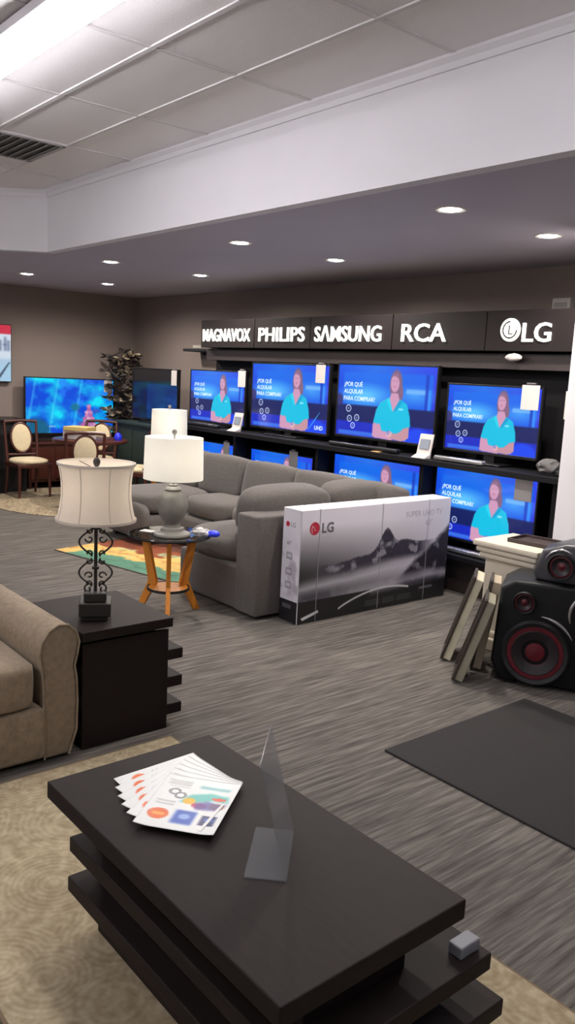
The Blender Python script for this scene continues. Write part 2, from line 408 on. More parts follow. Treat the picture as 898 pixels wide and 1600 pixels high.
# ---- coffee table
RG = 0.0135
ct = thing('coffee_table', 'low dark espresso coffee table with stepped slab shelves on the ivory rug', 'coffee table', (-1.53, 1.17, 0))
def W(b, name, m, p, **k): return b.build(name, m, p, world=True, **k)
W(MB().b2(-2.05, -1.01, .895, 1.445, .41, .46, r=.004), 'tabletop', M_espresso, ct)
W(MB().b2(-1.96, -1.08, 1.02, 1.33, .06, .41, r=.003), 'core', M_espresso, ct)
W(MB().b2(-2.0, -.985, .94, 1.53, .255, .30, r=.004), 'shelf', M_espresso, ct)
W(MB().b2(-2.0, -.96, .935, 1.56, .135, .18, r=.004), 'shelf', M_espresso, ct)
W(MB().b2(-1.94, -1.03, 1.0, 1.48, RG, .06, r=.004), 'plinth', M_espresso, ct)
o = tag(MB().box((0, 0, .015), (.04, .07, .03), r=.004).build('adapter_block', mat('grey_plastic', S(128, 130, 136), 0.5)), 'small grey plastic block on the upper shelf end of the coffee table', 'block'); o.location = (-1.03, 1.48, .3005)

# ---- flyers
def flyer_paint(k):
    p = Pt(44, 56, (246, 248, 245)); r = random.Random(k)
    for i in range(6): p.rect(.06+.02*(i % 3), .1+i*.022, .06+.28+.05*r.random(), .112+i*.022, (150, 152, 155), .7)
    p.ell(.2, .76, .13, .10, (232, 110, 60)); p.rect(.12, .73, .28, .79, (250, 190, 90), .7)        # round badge
    p.rect(.40, .64, .66, .88, (60, 96, 190), 1, 1); p.ell(.53, .75, .07, .05, (150, 180, 235), .5)
    p.rect(.74, .68, .92, .86, (40, 52, 100)); p.rect(.78, .72, .9, .78, (90, 120, 210))
    p.poly([(.35, .5), (.45, .34), (.7, .26), (.93, .3), (.95, .42), (.75, .4), (.55, .5)], (90, 190, 180), .95, 1)
    p.ell(.47, .46, .08, .06, (240, 190, 50)); p.ell(.62, .52, .1, .05, (226, 70, 110)); p.ell(.84, .50, .1, .06, (235, 150, 50))
    p.poly([(.55, .5), (.7, .42), (.95, .46), (.9, .56), (.6, .6)], (80, 70, 150), .8, 1)
    p.ell(.82, .36, .09, .03, (232, 80, 60)); p.rect(.5, .14, .9, .2, (120, 190, 190), .9, 1)
    p.ring(.22, .32, .05, .012, (120, 122, 125)); p.ring(.32, .38, .05, .012, (120, 122, 125))
    for i in range(5): p.rect(.08, .50+i*.028, .32, .508+i*.028, (165, 168, 170), .8)
    p.rect(.0, .0, 1, .015, (215, 216, 214)); return p
M_paper = vcol_mat('printed_paper', rough=.35)
names = ['lowest, with its corner pointing furthest left', 'second from the bottom', 'third from the bottom', 'third from the top', 'second from the top', 'topmost, with the orange badge']
for i in range(6):
    tt = i/5; th = math.radians(2+36*tt); cx, cy = -1.845+.145*tt, 1.19-.045*tt
    z0 = .4615+.0022*i
    def pos(u, v, i=i):
        x = (u-.5)*.215; y = (.5-v)*.275
        z = .0015 + .018*np.clip(np.abs(.5-u)*2-.55, 0, 1)**2*(1+.3*i/5) + .004*np.sin(v*3+i)*np.clip(v-.6, 0, 1)
        return x, y, z
    f = painted('flyer', flyer_paint(i), M_paper, pos)
    f.location = (cx, cy, z0); f.rotation_euler = (0, 0, th)
    md = f.modifiers.new('s', 'SOLIDIFY'); md.thickness = .0006
    tag(f, 'printed flyer in the fan on the coffee table, '+names[i], 'flyer', 'fanned flyers on the coffee table')
# ---- acrylic sign holder
ah = thing('sign_holder', 'empty clear acrylic slant sign holder standing on the coffee table', 'sign holder', (-1.375, 1.225, .4605), math.radians(135))
# local x runs along the panel foot, local y points to the left/back of the foot (-x-y world)
b = MB(); b.box((0, .0, .0025), (.216, .003, .003)); 
b = MB(); b.prism([(0, 0), (.10, 0), (.10, .003), (.003, .003), (.075, .285), (.072, .286)], .216, 'x', -.108)
b.build('panel', M_acrylic, ah)

# ---- end table (dark) and iron lamp
et = thing('end_table', 'dark espresso square end table with stepped shelf slabs beside the beige armchair', 'end table', (-3.27, 1.68, 0))
W(MB().b2(-3.53, -3.0, 1.462, 1.90, .487, .53, r=.004), 'tabletop', M_espresso, et)
W(MB().b2(-3.44, -3.05, 1.50, 1.84, .02, .487, r=.003), 'core', M_espresso, et)
for z in (.32, .19, .06): W(MB().b2(-3.50, -3.03, 1.475, 1.975, z, z+.05, r=.004), 'shelf', M_espresso, et)
W(MB().b2(-3.40, -3.035, 1.49, 1.86, 0, .06, r=.003), 'plinth', M_espresso, et)
W(MB().b2(-3.045, -3.028, 1.478, 1.895, .0, .47, r=.002), 'front_panel', M_espresso, et)

M_shade_cream = mat('cream_linen_shade', S(246, 234, 218), 0.9, noise=0.02, scale=80)
M_shade_white = mat('white_linen_shade', S(250, 249, 242), 0.9, noise=0.015, scale=80)
for m_, tr in ((M_shade_cream, .35), (M_shade_white, .35)):
    nt = m_.node_tree; bs = nt.nodes['Principled BSDF']; tl = nt.nodes.new('ShaderNodeBsdfTranslucent'); mx = nt.nodes.new('ShaderNodeMixShader')
    tl.inputs[0].default_value = (.9, .87, .8, 1); mx.inputs[0].default_value = tr
    nt.links.new(bs.outputs[0], mx.inputs[1]); nt.links.new(tl.outputs[0], mx.inputs[2]); nt.links.new(mx.outputs[0], nt.nodes['Material Output'].inputs[0])
lm = thing('table_lamp', 'scrolled black iron table lamp with cream bell shade on the dark end table', 'lamp', (-3.17, 1.605, .531), math.radians(61))
b = MB(); b.box((0, 0, .010), (.11, .11, .02), r=.004); b.box((0, 0, .05), (.135, .135, .06), r=.005); b.box((0, 0, .10), (.095, .095, .04), r=.005)
b.build('base', M_iron, lm)
b = MB(); b.tube([(0, 0, .11), (0, 0, .47)], .0075, 10); b.box((0, 0, .225), (.03, .03, .012), r=.003); b.box((0, 0, .40), (.032, .032, .012), r=.003); b.tube([(0, 0, .47), (0, 0, .665)], .004, 8)
b.build('stem', M_iron, lm, smooth=True)
def spiral(cx, cz, r0, r1, a0, a1, sgn, n=26):
    return [(sgn*(cx+(r0+(r1-r0)*i/n)*math.cos(a0+(a1-a0)*i/n)), 0, cz+(r0+(r1-r0)*i/n)*math.sin(a0+(a1-a0)*i/n)) for i in range(n+1)]
for sg in (-1, 1):
    for lo, hi, flip in ((.135, .27, 1), (.27, .405, -1)):
        b = MB()
        h = hi-lo; mid = (lo+hi)/2
        # S/C scroll: spiral at bottom and top joined by a bow
        bow = [(sg*(.018+.052*math.sin(PI*i/14)), 0, lo+.012+(h-.024)*i/14) for i in range(15)]
        s1 = spiral(.030, lo+.018, .017, .004, -PI/2-.6, -PI/2-.6-5.0, sg)
        s2 = spiral(.030, hi-.018, .017, .004, PI/2+.6, PI/2+.6+5.0, sg)
        b.tube(bow, .0042, 6); b.tube(s1, .0036, 6); b.tube(s2, .0036, 6)
        s3 = spiral(.027, mid-.014 if flip > 0 else mid+.014, .019, .004, 0, 5.4*flip, sg); b.tube(s3, .0036, 6)
        b.build('scroll', M_iron, lm, smooth=True)
    b = MB(); b.tube(spiral(.030, .425, .020, .004, -PI/2, -PI/2+6.0, sg), .004, 6); b.build('scroll', M_iron, lm, smooth=True)
    b = MB(); b.tube(spiral(.03, .130, .020, .004, PI/2, PI/2-6.0, sg), .004, 6)
    b.build('scroll', M_iron, lm, smooth=True)
def shade(prof, n, thick, parent, m, oval=1.0, name='lamp_shade'):
    b = MB(); outer = prof; inner = [(r-thick, z) for r, z in reversed(prof)]
    b.lathe(outer+inner+[outer[0]], n=n, cap=False)
    for v in b.bm.verts: v.co.y *= oval
    return b.build(name, m, parent, smooth=True)
zs = .435
prof = [(.150+.018*abs(2*t_-1)**2.2 - .006*t_, zs+.245*t_) for t_ in [i/12 for i in range(13)]]
sh = shade(prof, 48, .003, lm, M_shade_cream)
b = MB()
for z, rr in ((zs+.003, prof[0][0]), (zs+.243, prof[-1][0])): b.lathe([(rr-.004, z-.005), (rr+.003, z-.005), (rr+.003, z+.005), (rr-.004, z+.005), (rr-.004, z-.005)], n=48, cap=False)
for k in range(8):
    a = PI/8+k*PI/4; b.tube([(r*math.cos(a)*1.004, r*math.sin(a)*1.004, z) for r, z in prof], .0017, 5)
b.build('shade_trim', mat('cream_piping', S(205, 194, 180), .8), sh)
b = MB()
for k in range(3): a = k*2*PI/3; b.tube([(0, 0, zs+.215), (prof[-1][0]*.98*math.cos(a), prof[-1][0]*.98*math.sin(a), zs+.237)], .0018, 5)
b.build('shade_spider', M_iron, lm)
MB().lathe([(.001, .655), (.006, .655), (.008, .665), (.014, .675), (.016, .688), (.010, .700), (.001, .704)], n=16).build('finial', M_iron, lm, smooth=True)

ld = bpy.data.lights.new('bulb', 'POINT'); ld.energy = 1.0; ld.color = (1, .93, .86); ld.shadow_soft_size = .04  # faint fill light added inside the iron lamp to brighten its cream shade
lo = bpy.data.objects.new('bulb', ld); COL.objects.link(lo); lo.parent = lm; lo.location = (0, 0, .56)
# ---- beige armchair at the left edge
bs = thing('armchair', 'beige chenille rolled-arm sofa seat cut off by the left edge of the photo', 'sofa', (-3.4, .8, 0))
def arm_outline(y0, sg):
    pts = [(.115, .02), (.148, .12), (.152, .24), (.148, .34), (.138, .40), (.150, .45), (.158, .50), (.145, .545), (.11, .578), (.07, .582), (.028, .56), (.0, .52), (-.012, .47), (0, .40), (.005, .3), (.01, .02)]
    return [(y0+sg*a, z) for a, z in pts]
for y0, sg in ((1.29, 1), (.31, -1)):
    b = MB(); b.prism(arm_outline(y0, sg), .80, 'x', -3.80, r=.012, seg=3); a_ = W(b, 'arm', M_beige_fab, bs, smooth=True)
    ol = arm_outline(y0, sg); b = MB(); b.tube([(-2.998, y, z) for y, z in ol], .005, 6); W(b, 'piping', M_beige_fab, a_ if False else bs, smooth=True)
b = MB(); b.puff((-3.30, .80, .345), (.66, .97, .19), k=16, a=.04); W(b, 'seat_cushion', M_beige_fab, bs, smooth=True)
b = MB(); b.b2(-3.82, -2.985, .31, 1.30, .03, .25, r=.02, seg=3); W(b, 'base', M_beige_fab, bs, smooth=True)
b = MB(); b.puff((-3.72, .80, .55), (.26, 1.0, .56), k=5, a=.1, rot=(0, math.radians(-8), 0)); W(b, 'backrest', M_beige_fab, bs, smooth=True)
for x in (-3.75, -3.06):
    for y in (.4, 1.2): W(MB().b2(x-.02, x+.02, y-.02, y+.02, 0, .035), 'leg', M_espresso, bs)

# ================================================================== MIDDLE OF THE ROOM
# ---- colourful rug
p = Pt(120, 90, (60, 120, 96))
n1 = vnoise(120, 90, 5, 3, 3); n2 = vnoise(120, 90, 14, 9, 8)
vv = p.Y + (n1-.5)*.34 + (n2-.5)*.22 - .55*np.clip(.36-p.X, 0, 1)
def band(lo, hi, col, s=.03): p.put(np.clip((vv-lo)/s, 0, 1)*np.clip((hi-vv)/s, 0, 1), col)
band(-1, .45, (90, 48, 34)); band(.40, .62, (132, 66, 38)); band(.58, .82, (206, 170, 96)); band(.66, .70, (150, 84, 46)); band(.80, 2, (84, 130, 106)); band(.90, .95, (62, 104, 90))
p.a *= (.82+.36*n2)[..., None]; p.put(np.clip((n2-.68)*8, 0, 1)*(vv > .5), (150, 170, 130))
M_rugp = vcol_mat('abstract_rug_pile', rough=.95)
rg = thing('abstract_rug', 'abstract green, gold and rust rug under the grey sectional', 'rug', (-5.55, 3.65, 0))
# corner seen at the left; the near edge runs to the small round table
MB().box((0, 0, .004), (2.28, 1.52, .008), r=.003).build('backing', mat('rug_edge', S(70, 66, 60), .9), rg)
painted('pile', p, M_rugp, lambda u, v: ((u-.5)*2.26, -(v-.5)*1.50, .0085+0*u), rg)
rg.rotation_euler = (0, 0, math.radians(12)); rg.location = (-5.72, 3.96, 0)
# ---- sectional
so = thing('sectional_sofa', 'grey upholstered corner sectional sofa with loose back cushions facing away from the televisions', 'sofa', (-5.6, 4.2, 0))
FL = .008
W(MB().b2(-7.25, -4.12, 4.05, 4.90, .03, .30, r=.04, seg=3), 'base', M_grey_fab, so, smooth=True)
W(MB().b2(-7.22, -6.42, 3.72, 4.2, .05, .28, r=.05, seg=3), 'chaise_base', M_grey_fab, so, smooth=True)
W(MB().b2(-5.05, -4.12, 3.235, 4.2, .025, .33, r=.025, seg=3), 'side_base', M_grey_fab, so, smooth=True)
W(MB().b2(-7.30, -4.12, 4.72, 4.95, .06, .70, r=.07, seg=4), 'back_frame', M_grey_fab, so, smooth=True)
# right-hand back, its near end is a rounded post
b = MB(); b.b2(-4.34, -4.105, 3.225, 4.95, .025, .70, r=.018, seg=3); W(b, 'side_back_frame', M_grey_fab, so, smooth=True)
b = MB(); b.puff((-4.42, 3.70, .665), (.30, .78, .38), k=5, a=.12, rot=(0, math.radians(9), 0)); W(b, 'back_cushion', M_grey_fab, so, smooth=True)
b = MB(); b.puff((-4.44, 4.36, .665), (.28, .56, .38), k=5, a=.12, rot=(0, math.radians(9), 0)); W(b, 'back_cushion', M_grey_fab, so, smooth=True)
W(MB().puff((-6.82, 4.16, .38), (.80, .90, .22), k=6, a=.12), 'seat_cushion', M_grey_fab, so, smooth=True)
for x0, x1 in ((-6.41, -5.70), (-5.69, -5.02)):
    W(MB().puff(((x0+x1)/2, 4.40, .39), (x1-x0, .66, .21), k=6, a=.12), 'seat_cushion', M_grey_fab, so, smooth=True)
W(MB().puff((-4.72, 4.40, .39), (.62, .64, .21), k=6, a=.12), 'seat_cushion', M_grey_fab, so, smooth=True)
W(MB().puff((-4.70, 3.64, .41), (.74, .88, .24), k=4.5, a=.14), 'seat_cushion', M_grey_fab, so, smooth=True)
W(MB().puff((-6.82, 3.76, .24), (.82, .14, .34), k=4, a=.1), 'chaise_front_roll', M_grey_fab, so, smooth=True)
for x0, x1 in ((-7.22, -6.72), (-6.71, -6.02), (-6.01, -5.32), (-5.31, -4.62), (-4.62, -4.14)):
    W(MB().puff(((x0+x1)/2, 4.60, .63), (x1-x0+.02, .25, .41), k=12, a=.10, rot=(math.radians(-11), 0, 0)), 'back_cushion', M_grey_fab, so, smooth=True)
for x, y in ((-7.1, 3.82), (-6.5, 3.82), (-4.95, 3.35), (-4.2, 3.35), (-4.2, 4.85), (-7.15, 4.85), (-5.7, 4.15)):
    W(MB().b2(x-.03, x+.03, y-.03, y+.03, .0095, .06), 'foot', M_black, so)

# ---- television carton
bx = thing('television_carton', 'large white and black television carton printed with misty mountains, leaning on the grey sofa', 'box', (-3.99, 4.16, 0))
BY0, BY1, BXF, BXB, BH = 3.41, 4.90, -3.895, -4.075, .765
W(MB().b2(BXB, BXF, BY0, BY1, 0.002, BH, r=.004), 'carton', mat('printed_white_carton', S(226, 224, 228), .45), bx)
p = Pt(300, 154, (205, 202, 210))
W_, H_ = p.w, p.h; X, Y = p.X, p.Y
n = vnoise(W_, H_, 6, 4, 11, 5); nf = vnoise(W_, H_, 20, 10, 13, 4)
g0 = np.clip((Y-.14)/.42, 0, 1); 
sky = 1-g0*np.clip(1-X*1.0, 0, 1)*.80
p.a = np.stack([212*sky, 208*sky, 220*sky], -1)
# distant ridge
rid = .50 - .13*X + .10*(vnoise(W_, 1, 9, 1, 4, 5)-.5) - .20*np.exp(-((X-.55)/.06)**2) - .05*np.exp(-((X-.66)/.05)**2)
low_ = .62-.12*X
m = np.clip((Y-rid)*60, 0, 1)*np.clip((low_+.06*n-Y)*14, 0, 1)*np.clip((X-.08)*8, 0, 1)*np.clip((.9-X)*8, 0, 1)
p.put(m*(.85+.3*nf), (50, 46, 60))
p.put(np.clip((nf-.55)*8, 0, 1)*m*.8, (150, 148, 158))
# mist
p.put(np.clip(1-np.abs(Y-(.68-.12*X+.03*n))*12, 0, 1)*.8, (186, 184, 196))
# dark right slope
rs = .68-1.25*(X-.66)+.10*(vnoise(W_, H_, 8, 8, 21, 4)-.5)
m = np.clip((Y-rs)*18, 0, 1)*np.clip((X-.60)*10, 0, 1)*np.clip((.72-Y+.1*n)*10, 0, 1)
p.put(m, (38, 35, 45)); p.put(m*np.clip((nf-.58)*7, 0, 1)*.6, (150, 148, 158))
# lower clouds over dark
m = np.clip((Y-.70)*9, 0, 1)*np.clip((.84-Y)*30, 0, 1)
p.put(m*np.clip((.6-n)*6+.2, 0, 1)*.85, (84, 80, 98)); p.put(m*np.clip((n-.52)*7, 0, 1)*.6, (176, 174, 188))
# black foot band, rising to the right a little
bandy = .80-.06*np.clip((X-.4)/.6, 0, 1)
p.put(np.clip((Y-bandy)*H_, 0, 1)*(X < .45)+np.clip((Y-bandy)*12, 0, 1)*(X >= .45), (24, 23, 27))
yc = .935-.135*np.sin(np.clip((X-.24)/.50, 0, 1)*PI*.80)**.8; p.put(np.clip((.013-np.abs(Y-yc))/.007, 0, 1)*(X < .72)*(X > .245), (188, 188, 190))
p.poly([(.02, .95), (.12, .90), (.125, .925), (.03, .975)], (200, 200, 204))
for i in range(3):
    for x0, x1 in ((.42, .52), (.54, .62), (.64, .74)): p.rect(x0, .905+.02*i, x1, .912+.02*i, (130, 130, 134), .6)
p.rect(.80, .86, .90, .885, (120, 120, 126), .7)
for x in (.105, .50, .83): p.rect(x-.001, 0, x+.001, 1, (200, 200, 205), .2)
M_print = vcol_mat('carton_print', rough=.4)
M_lgred = mat('logo_red', S(178, 30, 58), .4); M_lgrey = mat('logo_grey', S(96, 92, 98), .4); M_pale = mat('print_pale', S(170, 168, 176), .5)
MX = Matrix(((0, 0, 1, BXF+.0035), (1, 0, 0, 0), (0, 1, 0, 0), (0, 0, 0, 1)))   # text plane on the front (facing +X, reading towards +Y)
def front_extra(mb):
    Lx, Wy = BH, BY1-BY0; ox, oy, oz = bx.location
    def T(y, z): return Matrix.Translation((-ox, y-oy, z)) @ MX
    # round logo
    n = 28; c = (BY0+.115, BH-.125); r = .043
    vs = [mb.bm.verts.new((BXF+.0032-ox, c[0]+r*math.cos(2*PI*i/n)-oy, c[1]+r*math.sin(2*PI*i/n))) for i in range(n)]
    f = mb.bm.faces.new(vs); f.material_index = 1
    mb.text('L', .040, T(c[0]-.006, c[1]-.014), mi=3); mb.text('(', .060, T(c[0]-.032, c[1]-.018), mi=3); mb.text('.', .06, T(c[0]-.020, c[1]+.006), mi=3)
    mb.text('LG', .092, T(BY0+.175, BH-.158), bold=.0025, mi=2)
    mb.text('Life\'s Good', .02, T(BY0+.175, BH-.195), mi=4)
    mb.text('SUPER UHD TV', .058, T(BY1-.50, BH-.115), width=.40, mi=4)
    mb.text('60"', .06, T(BY1-.28, BH-.19), mi=4)
fr = painted('front_print', p, M_print, lambda u, v: (BXF+.0022-bx.location.x+0*u, BY0+.003+u*(BY1-BY0-.006)-bx.location.y, BH-.004-v*(BH-.010)), bx, extra=front_extra, extra_mats=(M_lgred, M_lgrey, M_card, M_pale))
# end panel (faces -Y)
q = Pt(40, 154, (214, 211, 218)); nn = vnoise(40, 154, 3, 9, 5, 4)
q.put(np.clip((q.Y-.25)*4, 0, 1)*np.clip((.82-q.Y)*10, 0, 1)*np.clip((nn-.42)*4, 0, 1)*.6, (140, 134, 146))
for y_ in (.38, .52, .64): q.rect(.25, y_, .6, y_+.06, (120, 116, 126), .7); q.rect(.3, y_+.012, .55, y_+.045, (200, 198, 204), .9)
q.rect(0, .805, 1, 1, (26, 25, 29)); q.rect(.15, .84, .65, .88, (110, 108, 114), .7)
ME = Matrix(((1, 0, 0, 0), (0, 0, -1, BY0-.003), (0, 1, 0, 0), (0, 0, 0, 1)))
def end_extra(mb):
    ox, oy, oz = bx.location
    def T(x, z): return Matrix.Translation((x-ox, -oy, z)) @ ME
    n = 20; c = (BXB+.05, BH-.105); r = .018
    f = mb.bm.faces.new([mb.bm.verts.new((c[0]+r*math.cos(2*PI*i/n)-ox, BY0-.0028-oy, c[1]+r*math.sin(2*PI*i/n))) for i in range(n)]); f.material_index = 1
    mb.text('LG', .042, T(BXB+.078, BH-.119), mi=2); mb.text('60"', .035, T(BXB+.05, BH-.24), mi=2)
painted('end_print', q, M_print, lambda u, v: (BXB+.003+u*(BXF-BXB-.006)-bx.location.x, BY0-.0015-bx.location.y+0*u, BH-.004-v*(BH-.010)), bx, extra=end_extra, extra_mats=(M_lgred, M_lgrey))
for y_ in (BY0+.16, BY0+.75, BY0+1.24):
    b = MB(); b.b2(BXB-.001, BXF+.0045, y_-.005, y_+.005, BH, BH+.001); b.b2(BXF+.004, BXF+.0048, y_-.002, y_+.002, .01, BH)
    W(b, 'strap', mat('clear_strapping', S(150, 149, 156), .4), bx)

# ---- round glass side table + drum lamps
def side_table(loc, rz, label):
    r = thing('glass_side_table', label, 'side table', loc, rz, 'round glass side tables with honey wood legs')
    b = MB(); b.lathe([(.001, .535), (.262, .535), (.268, .541), (.262, .547), (.001, .547)], n=56); b.build('glass_top', M_glass, r, smooth=True)
    b = MB(); b.lathe([(.255, .531), (.272, .534), (.275, .541), (.272, .546), (.2685, .541), (.255, .534), (.255, .531)], n=56, cap=False); b.build('top_rim', M_matte, r, smooth=True)
    b = MB(); b.lathe([(.10, .525), (.118, .525), (.118, .534), (.10, .534), (.10, .525)], n=40, cap=False); b.build('support_ring', M_matte, r)
    for k in range(3):
        a = k*2*PI/3
        # splayed kinked leg, profile in the radial plane
        pf = [(.215, .533), (.165, .533), (.085, .20), (.105, .17), (.20, 0), (.245, 0), (.16, .19), (.150, .215)]
        b = MB(); b.prism(pf, .030, 'y', -.015, r=.004)
        bmesh.ops.rotate(b.bm, verts=b.bm.verts, cent=(0, 0, 0), matrix=Matrix.Rotation(a, 3, 'Z'))
        b.build('leg', M_orange, r)
    b = MB(); b.lathe([(.001, .172), (.130, .172), (.134, .178), (.130, .184), (.001, .184)], n=40); lo_ = b.build('lower_shelf', M_orange, r)
    MB().lathe([(.130, .166), (.142, .170), (.142, .186), (.1345, .186), (.130, .166)], n=40, cap=False).build('shelf_rim', M_matte, lo_)
    return r
ST = (-4.56, 2.84, 0)
side_table(ST, math.radians(-32), 'round glass side table with three honey wood legs, nearest, in front of the sofa')
def drum_lamp(loc, label, lit):
    r = thing('table_lamp', label, 'lamp', loc, 0, 'white drum shade table lamps')
    b = MB(); b.lathe([(.001, 0), (.118, 0), (.122, .008), (.118, .018), (.085, .026), (.075, .034), (.072, .05), (.056, .058), (.050, .075), (.052, .085), (.072, .11), (.092, .15), (.100, .19), (.098, .225), (.085, .26), (.062, .285), (.050, .295), (.055, .305), (.045, .318), (.03, .325), (.03, .335), (.001, .335)], n=40)
    b.build('base', M_ceramic, r, smooth=True)
    b = MB(); b.tube([(0, 0, .33), (0, 0, .652)], .006, 8); b.build('stem', M_chrome, r)
    shade([(.193, .372), (.186, .642)], 56, .003, r, M_shade_white)
    b = MB()
    for k in range(3): a = k*2*PI/3+.4; b.tube([(0, 0, .627), (.185*math.cos(a), .185*math.sin(a), .640)], .002, 5)
    b.build('shade_spider', M_chrome, r)
    MB().lathe([(.001, .650), (.007, .650), (.007, .658), (.014, .664), (.017, .676), (.012, .688), (.001, .692)], n=16).build('finial', M_ceramic, r, smooth=True)
    ld = bpy.data.lights.new('bulb', 'POINT'); ld.energy = lit; ld.color = (1, .97, .92); ld.shadow_soft_size = .04
    lo = bpy.data.objects.new('bulb', ld); COL.objects.link(lo); lo.parent = r; lo.location = (0, 0, .47)
    return r
drum_lamp((-4.50, 2.82, .5475), 'grey ceramic table lamp with white drum shade on the nearest round glass table', 2.4)
side_table((-7.56, 4.67, 0), .4, 'round glass side table behind the far end of the sofa, under the far drum lamp')
drum_lamp((-7.56, 4.67, .5475), 'table lamp with white drum shade on the far side table, behind the nearer drum lamp', 2.0)
c = tag(MB().box((0, 0, .002), (.10, .07, .003), r=.001).build('price_card', M_card), 'white price card lying on the left of the nearest glass table', 'card'); c.location = (-4.68, 2.75, .548); c.rotation_euler = (0, 0, .5)
# crumpled clear wrapper and blue cap
bag = thing('plastic_bag', 'crumpled clear plastic bag with a blue end on the glass table beside the lamp', 'bag', (-4.38, 3.00, .5485), .6)
def crumple(b, c, d, seed, amp=.3):
    r = random.Random(seed); g = bmesh.ops.create_icosphere(b.bm, subdivisions=3, radius=1.0)
    for v in g['verts']:
        k = 1+amp*(r.random()-.5); v.co = Vector((c[0]+v.co.x*d[0]*k, c[1]+v.co.y*d[1]*k, max(0.0, c[2]+v.co.z*d[2]*k)))
    return b
crumple(MB(), (-.03, 0, .022), (.06, .045, .028), 2, .5).build('wrapper', mat('clear_wrapper', S(190, 186, 186), .25), bag)
crumple(MB(), (.06, 0, .02), (.042, .032, .024), 3, .12).build('blue_end', mat('blue_plastic', S(40, 60, 230), .35), bag)

# ---- black entrance mat
mt = tag(MB().b2(-2.29, .6, 2.56, 3.62, 0, .011, r=.004).build('floor_mat', mat('black_mat', S(44, 42, 42), .95, noise=.1, scale=90, bump=.3)), 'large charcoal floor mat on the striped carpet at the right', 'mat')

# ================================================================== RIGHT: pedestal, frames, speaker
M_plaster = mat('cream_plaster', S(206, 196, 178), .7, noise=.04, scale=8)
pd = thing('pedestal_table', 'cream moulded pedestal with stepped top behind the leaning frames', 'pedestal', (-2.83, 4.30, 0), 0)
b = MB(); b.box((0, 0, .66), (.46, .42, .035), r=.008); b.box((0, 0, .622), (.43, .39, .035), r=.012, seg=3); b.box((0, 0, .585), (.40, .36, .04), r=.014, seg=3); b.build('top', M_plaster, pd, smooth=True)
MB().box((0, 0, .31), (.34, .30, .52), r=.01).build('body', M_plaster, pd)
b = MB(); b.box((0, 0, .04), (.42, .38, .08), r=.01); b.box((0, 0, .10), (.38, .34, .04), r=.012); b.build('plinth', M_plaster, pd)
tr = thing('serving_tray', 'dark flat tray lying on top of the cream pedestal', 'tray', (-2.77, 4.34, .678), .1)
b = MB(); b.box((0, 0, .004), (.28, .22, .008), r=.002)
for s in (-1, 1): b.box((s*.137, 0, .013), (.008, .22, .024), r=.002); b.box((0, s*.107, .013), (.28, .008, .024), r=.002)
b.build('tray_body', mat('dark_tray', S(62, 50, 48), .5), tr)
M_canvas_e = mat('canvas_edge', S(206, 200, 176), .8, noise=.2, scale=6); M_canvas_d = mat('dark_frame_wood', S(60, 52, 46), .5)
def leaning(loc, rz, tilt, w_, h_, m_edge, label):
    r = thing('framed_picture', label, 'picture frame', loc, 0, 'framed pictures leaning by the pedestal'); r.rotation_euler = (0, tilt, rz)
    e = .03
    b = MB(); b.box((.004, 0, h_/2), (.046, w_, h_), r=.004); b.build('stretched_canvas', m_edge, r)
    b = MB()
    for s in (-1, 1): b.box((-.026, s*(w_/2), h_/2), (.016, .020, h_+.01), r=.003)
    b.box((-.026, 0, .006), (.016, w_, .020), r=.003); b.box((-.026, 0, h_), (.016, w_, .020), r=.003)
    b.build('frame', M_canvas_d, r)
    return r
leaning((-2.98, 3.83, .012), math.radians(35), math.radians(17), .24, .52, M_canvas_e, 'pale canvas with dark frame leaning on the pedestal, leftmost of the three')
leaning((-2.71, 3.60, .012), math.radians(35), math.radians(17), .22, .48, mat('grey_canvas', S(150, 145, 126), .8), 'grey edged canvas leaning on the pedestal, the middle one and nearest the viewer')
leaning((-2.77, 3.84, .012), math.radians(35), math.radians(8), .20, .52, mat('tan_canvas', S(176, 162, 140), .8), 'tan canvas leaning between the pedestal and the black speaker')

# ---- party speaker
M_red = mat('red_cone', S(92, 14, 26), .45); M_cone = mat('dark_cone', S(34, 28, 30), .45); M_sil = mat('silver_plastic', S(200, 198, 200), .22, metal=.85)
sp = thing('party_speaker', 'big black party loudspeaker with red woofer cones on the floor by the white column', 'speaker', (-2.37, 4.04, 0), math.radians(30))
b = MB(); b.prism([(-.30, .02), (.30, .02), (.34, .1), (.32, .54), (.26, .585), (-.26, .585), (-.33, .54), (-.35, .12)], .36, 'y', -.21, r=.02, seg=3); b.build('cabinet', mat('speaker_black', S(11, 11, 13), .5, spec=.3), sp, smooth=True)
def driver(cx, cz, r_, par, name='woofer', yy=-.21):
    d = MB(); d.lathe([(r_*.80, 0), (r_, 0), (r_*1.02, .018), (r_*.95, .034), (r_*.84, .026), (r_*.80, .004)], (cx, yy, cz), 48, cap=False, rot=(PI/2, 0, 0))
    o_ = d.build(name, M_rubber, par, smooth=True)
    MB().lathe([(r_*.83, .018), (r_*.72, .02), (r_*.3, -.012+.006), (r_*.28, .004), (.001, .012)], (cx, yy, cz), 40, cap=False, rot=(PI/2, 0, 0)).build('cone', M_red, o_, smooth=True)
    MB().lathe([(r_*.70, .0225), (r_*.45, .008), (r_*.40, .010), (r_*.68, .026), (r_*.70, .0225)], (cx, yy, cz), 40, cap=False, rot=(PI/2, 0, 0)).build('surround', M_cone, o_, smooth=True)
    return o_
driver(-.12, .205, .178, sp)
driver(.17, .44, .10, sp)
driver(-.20, .475, .06, sp, 'tweeter')
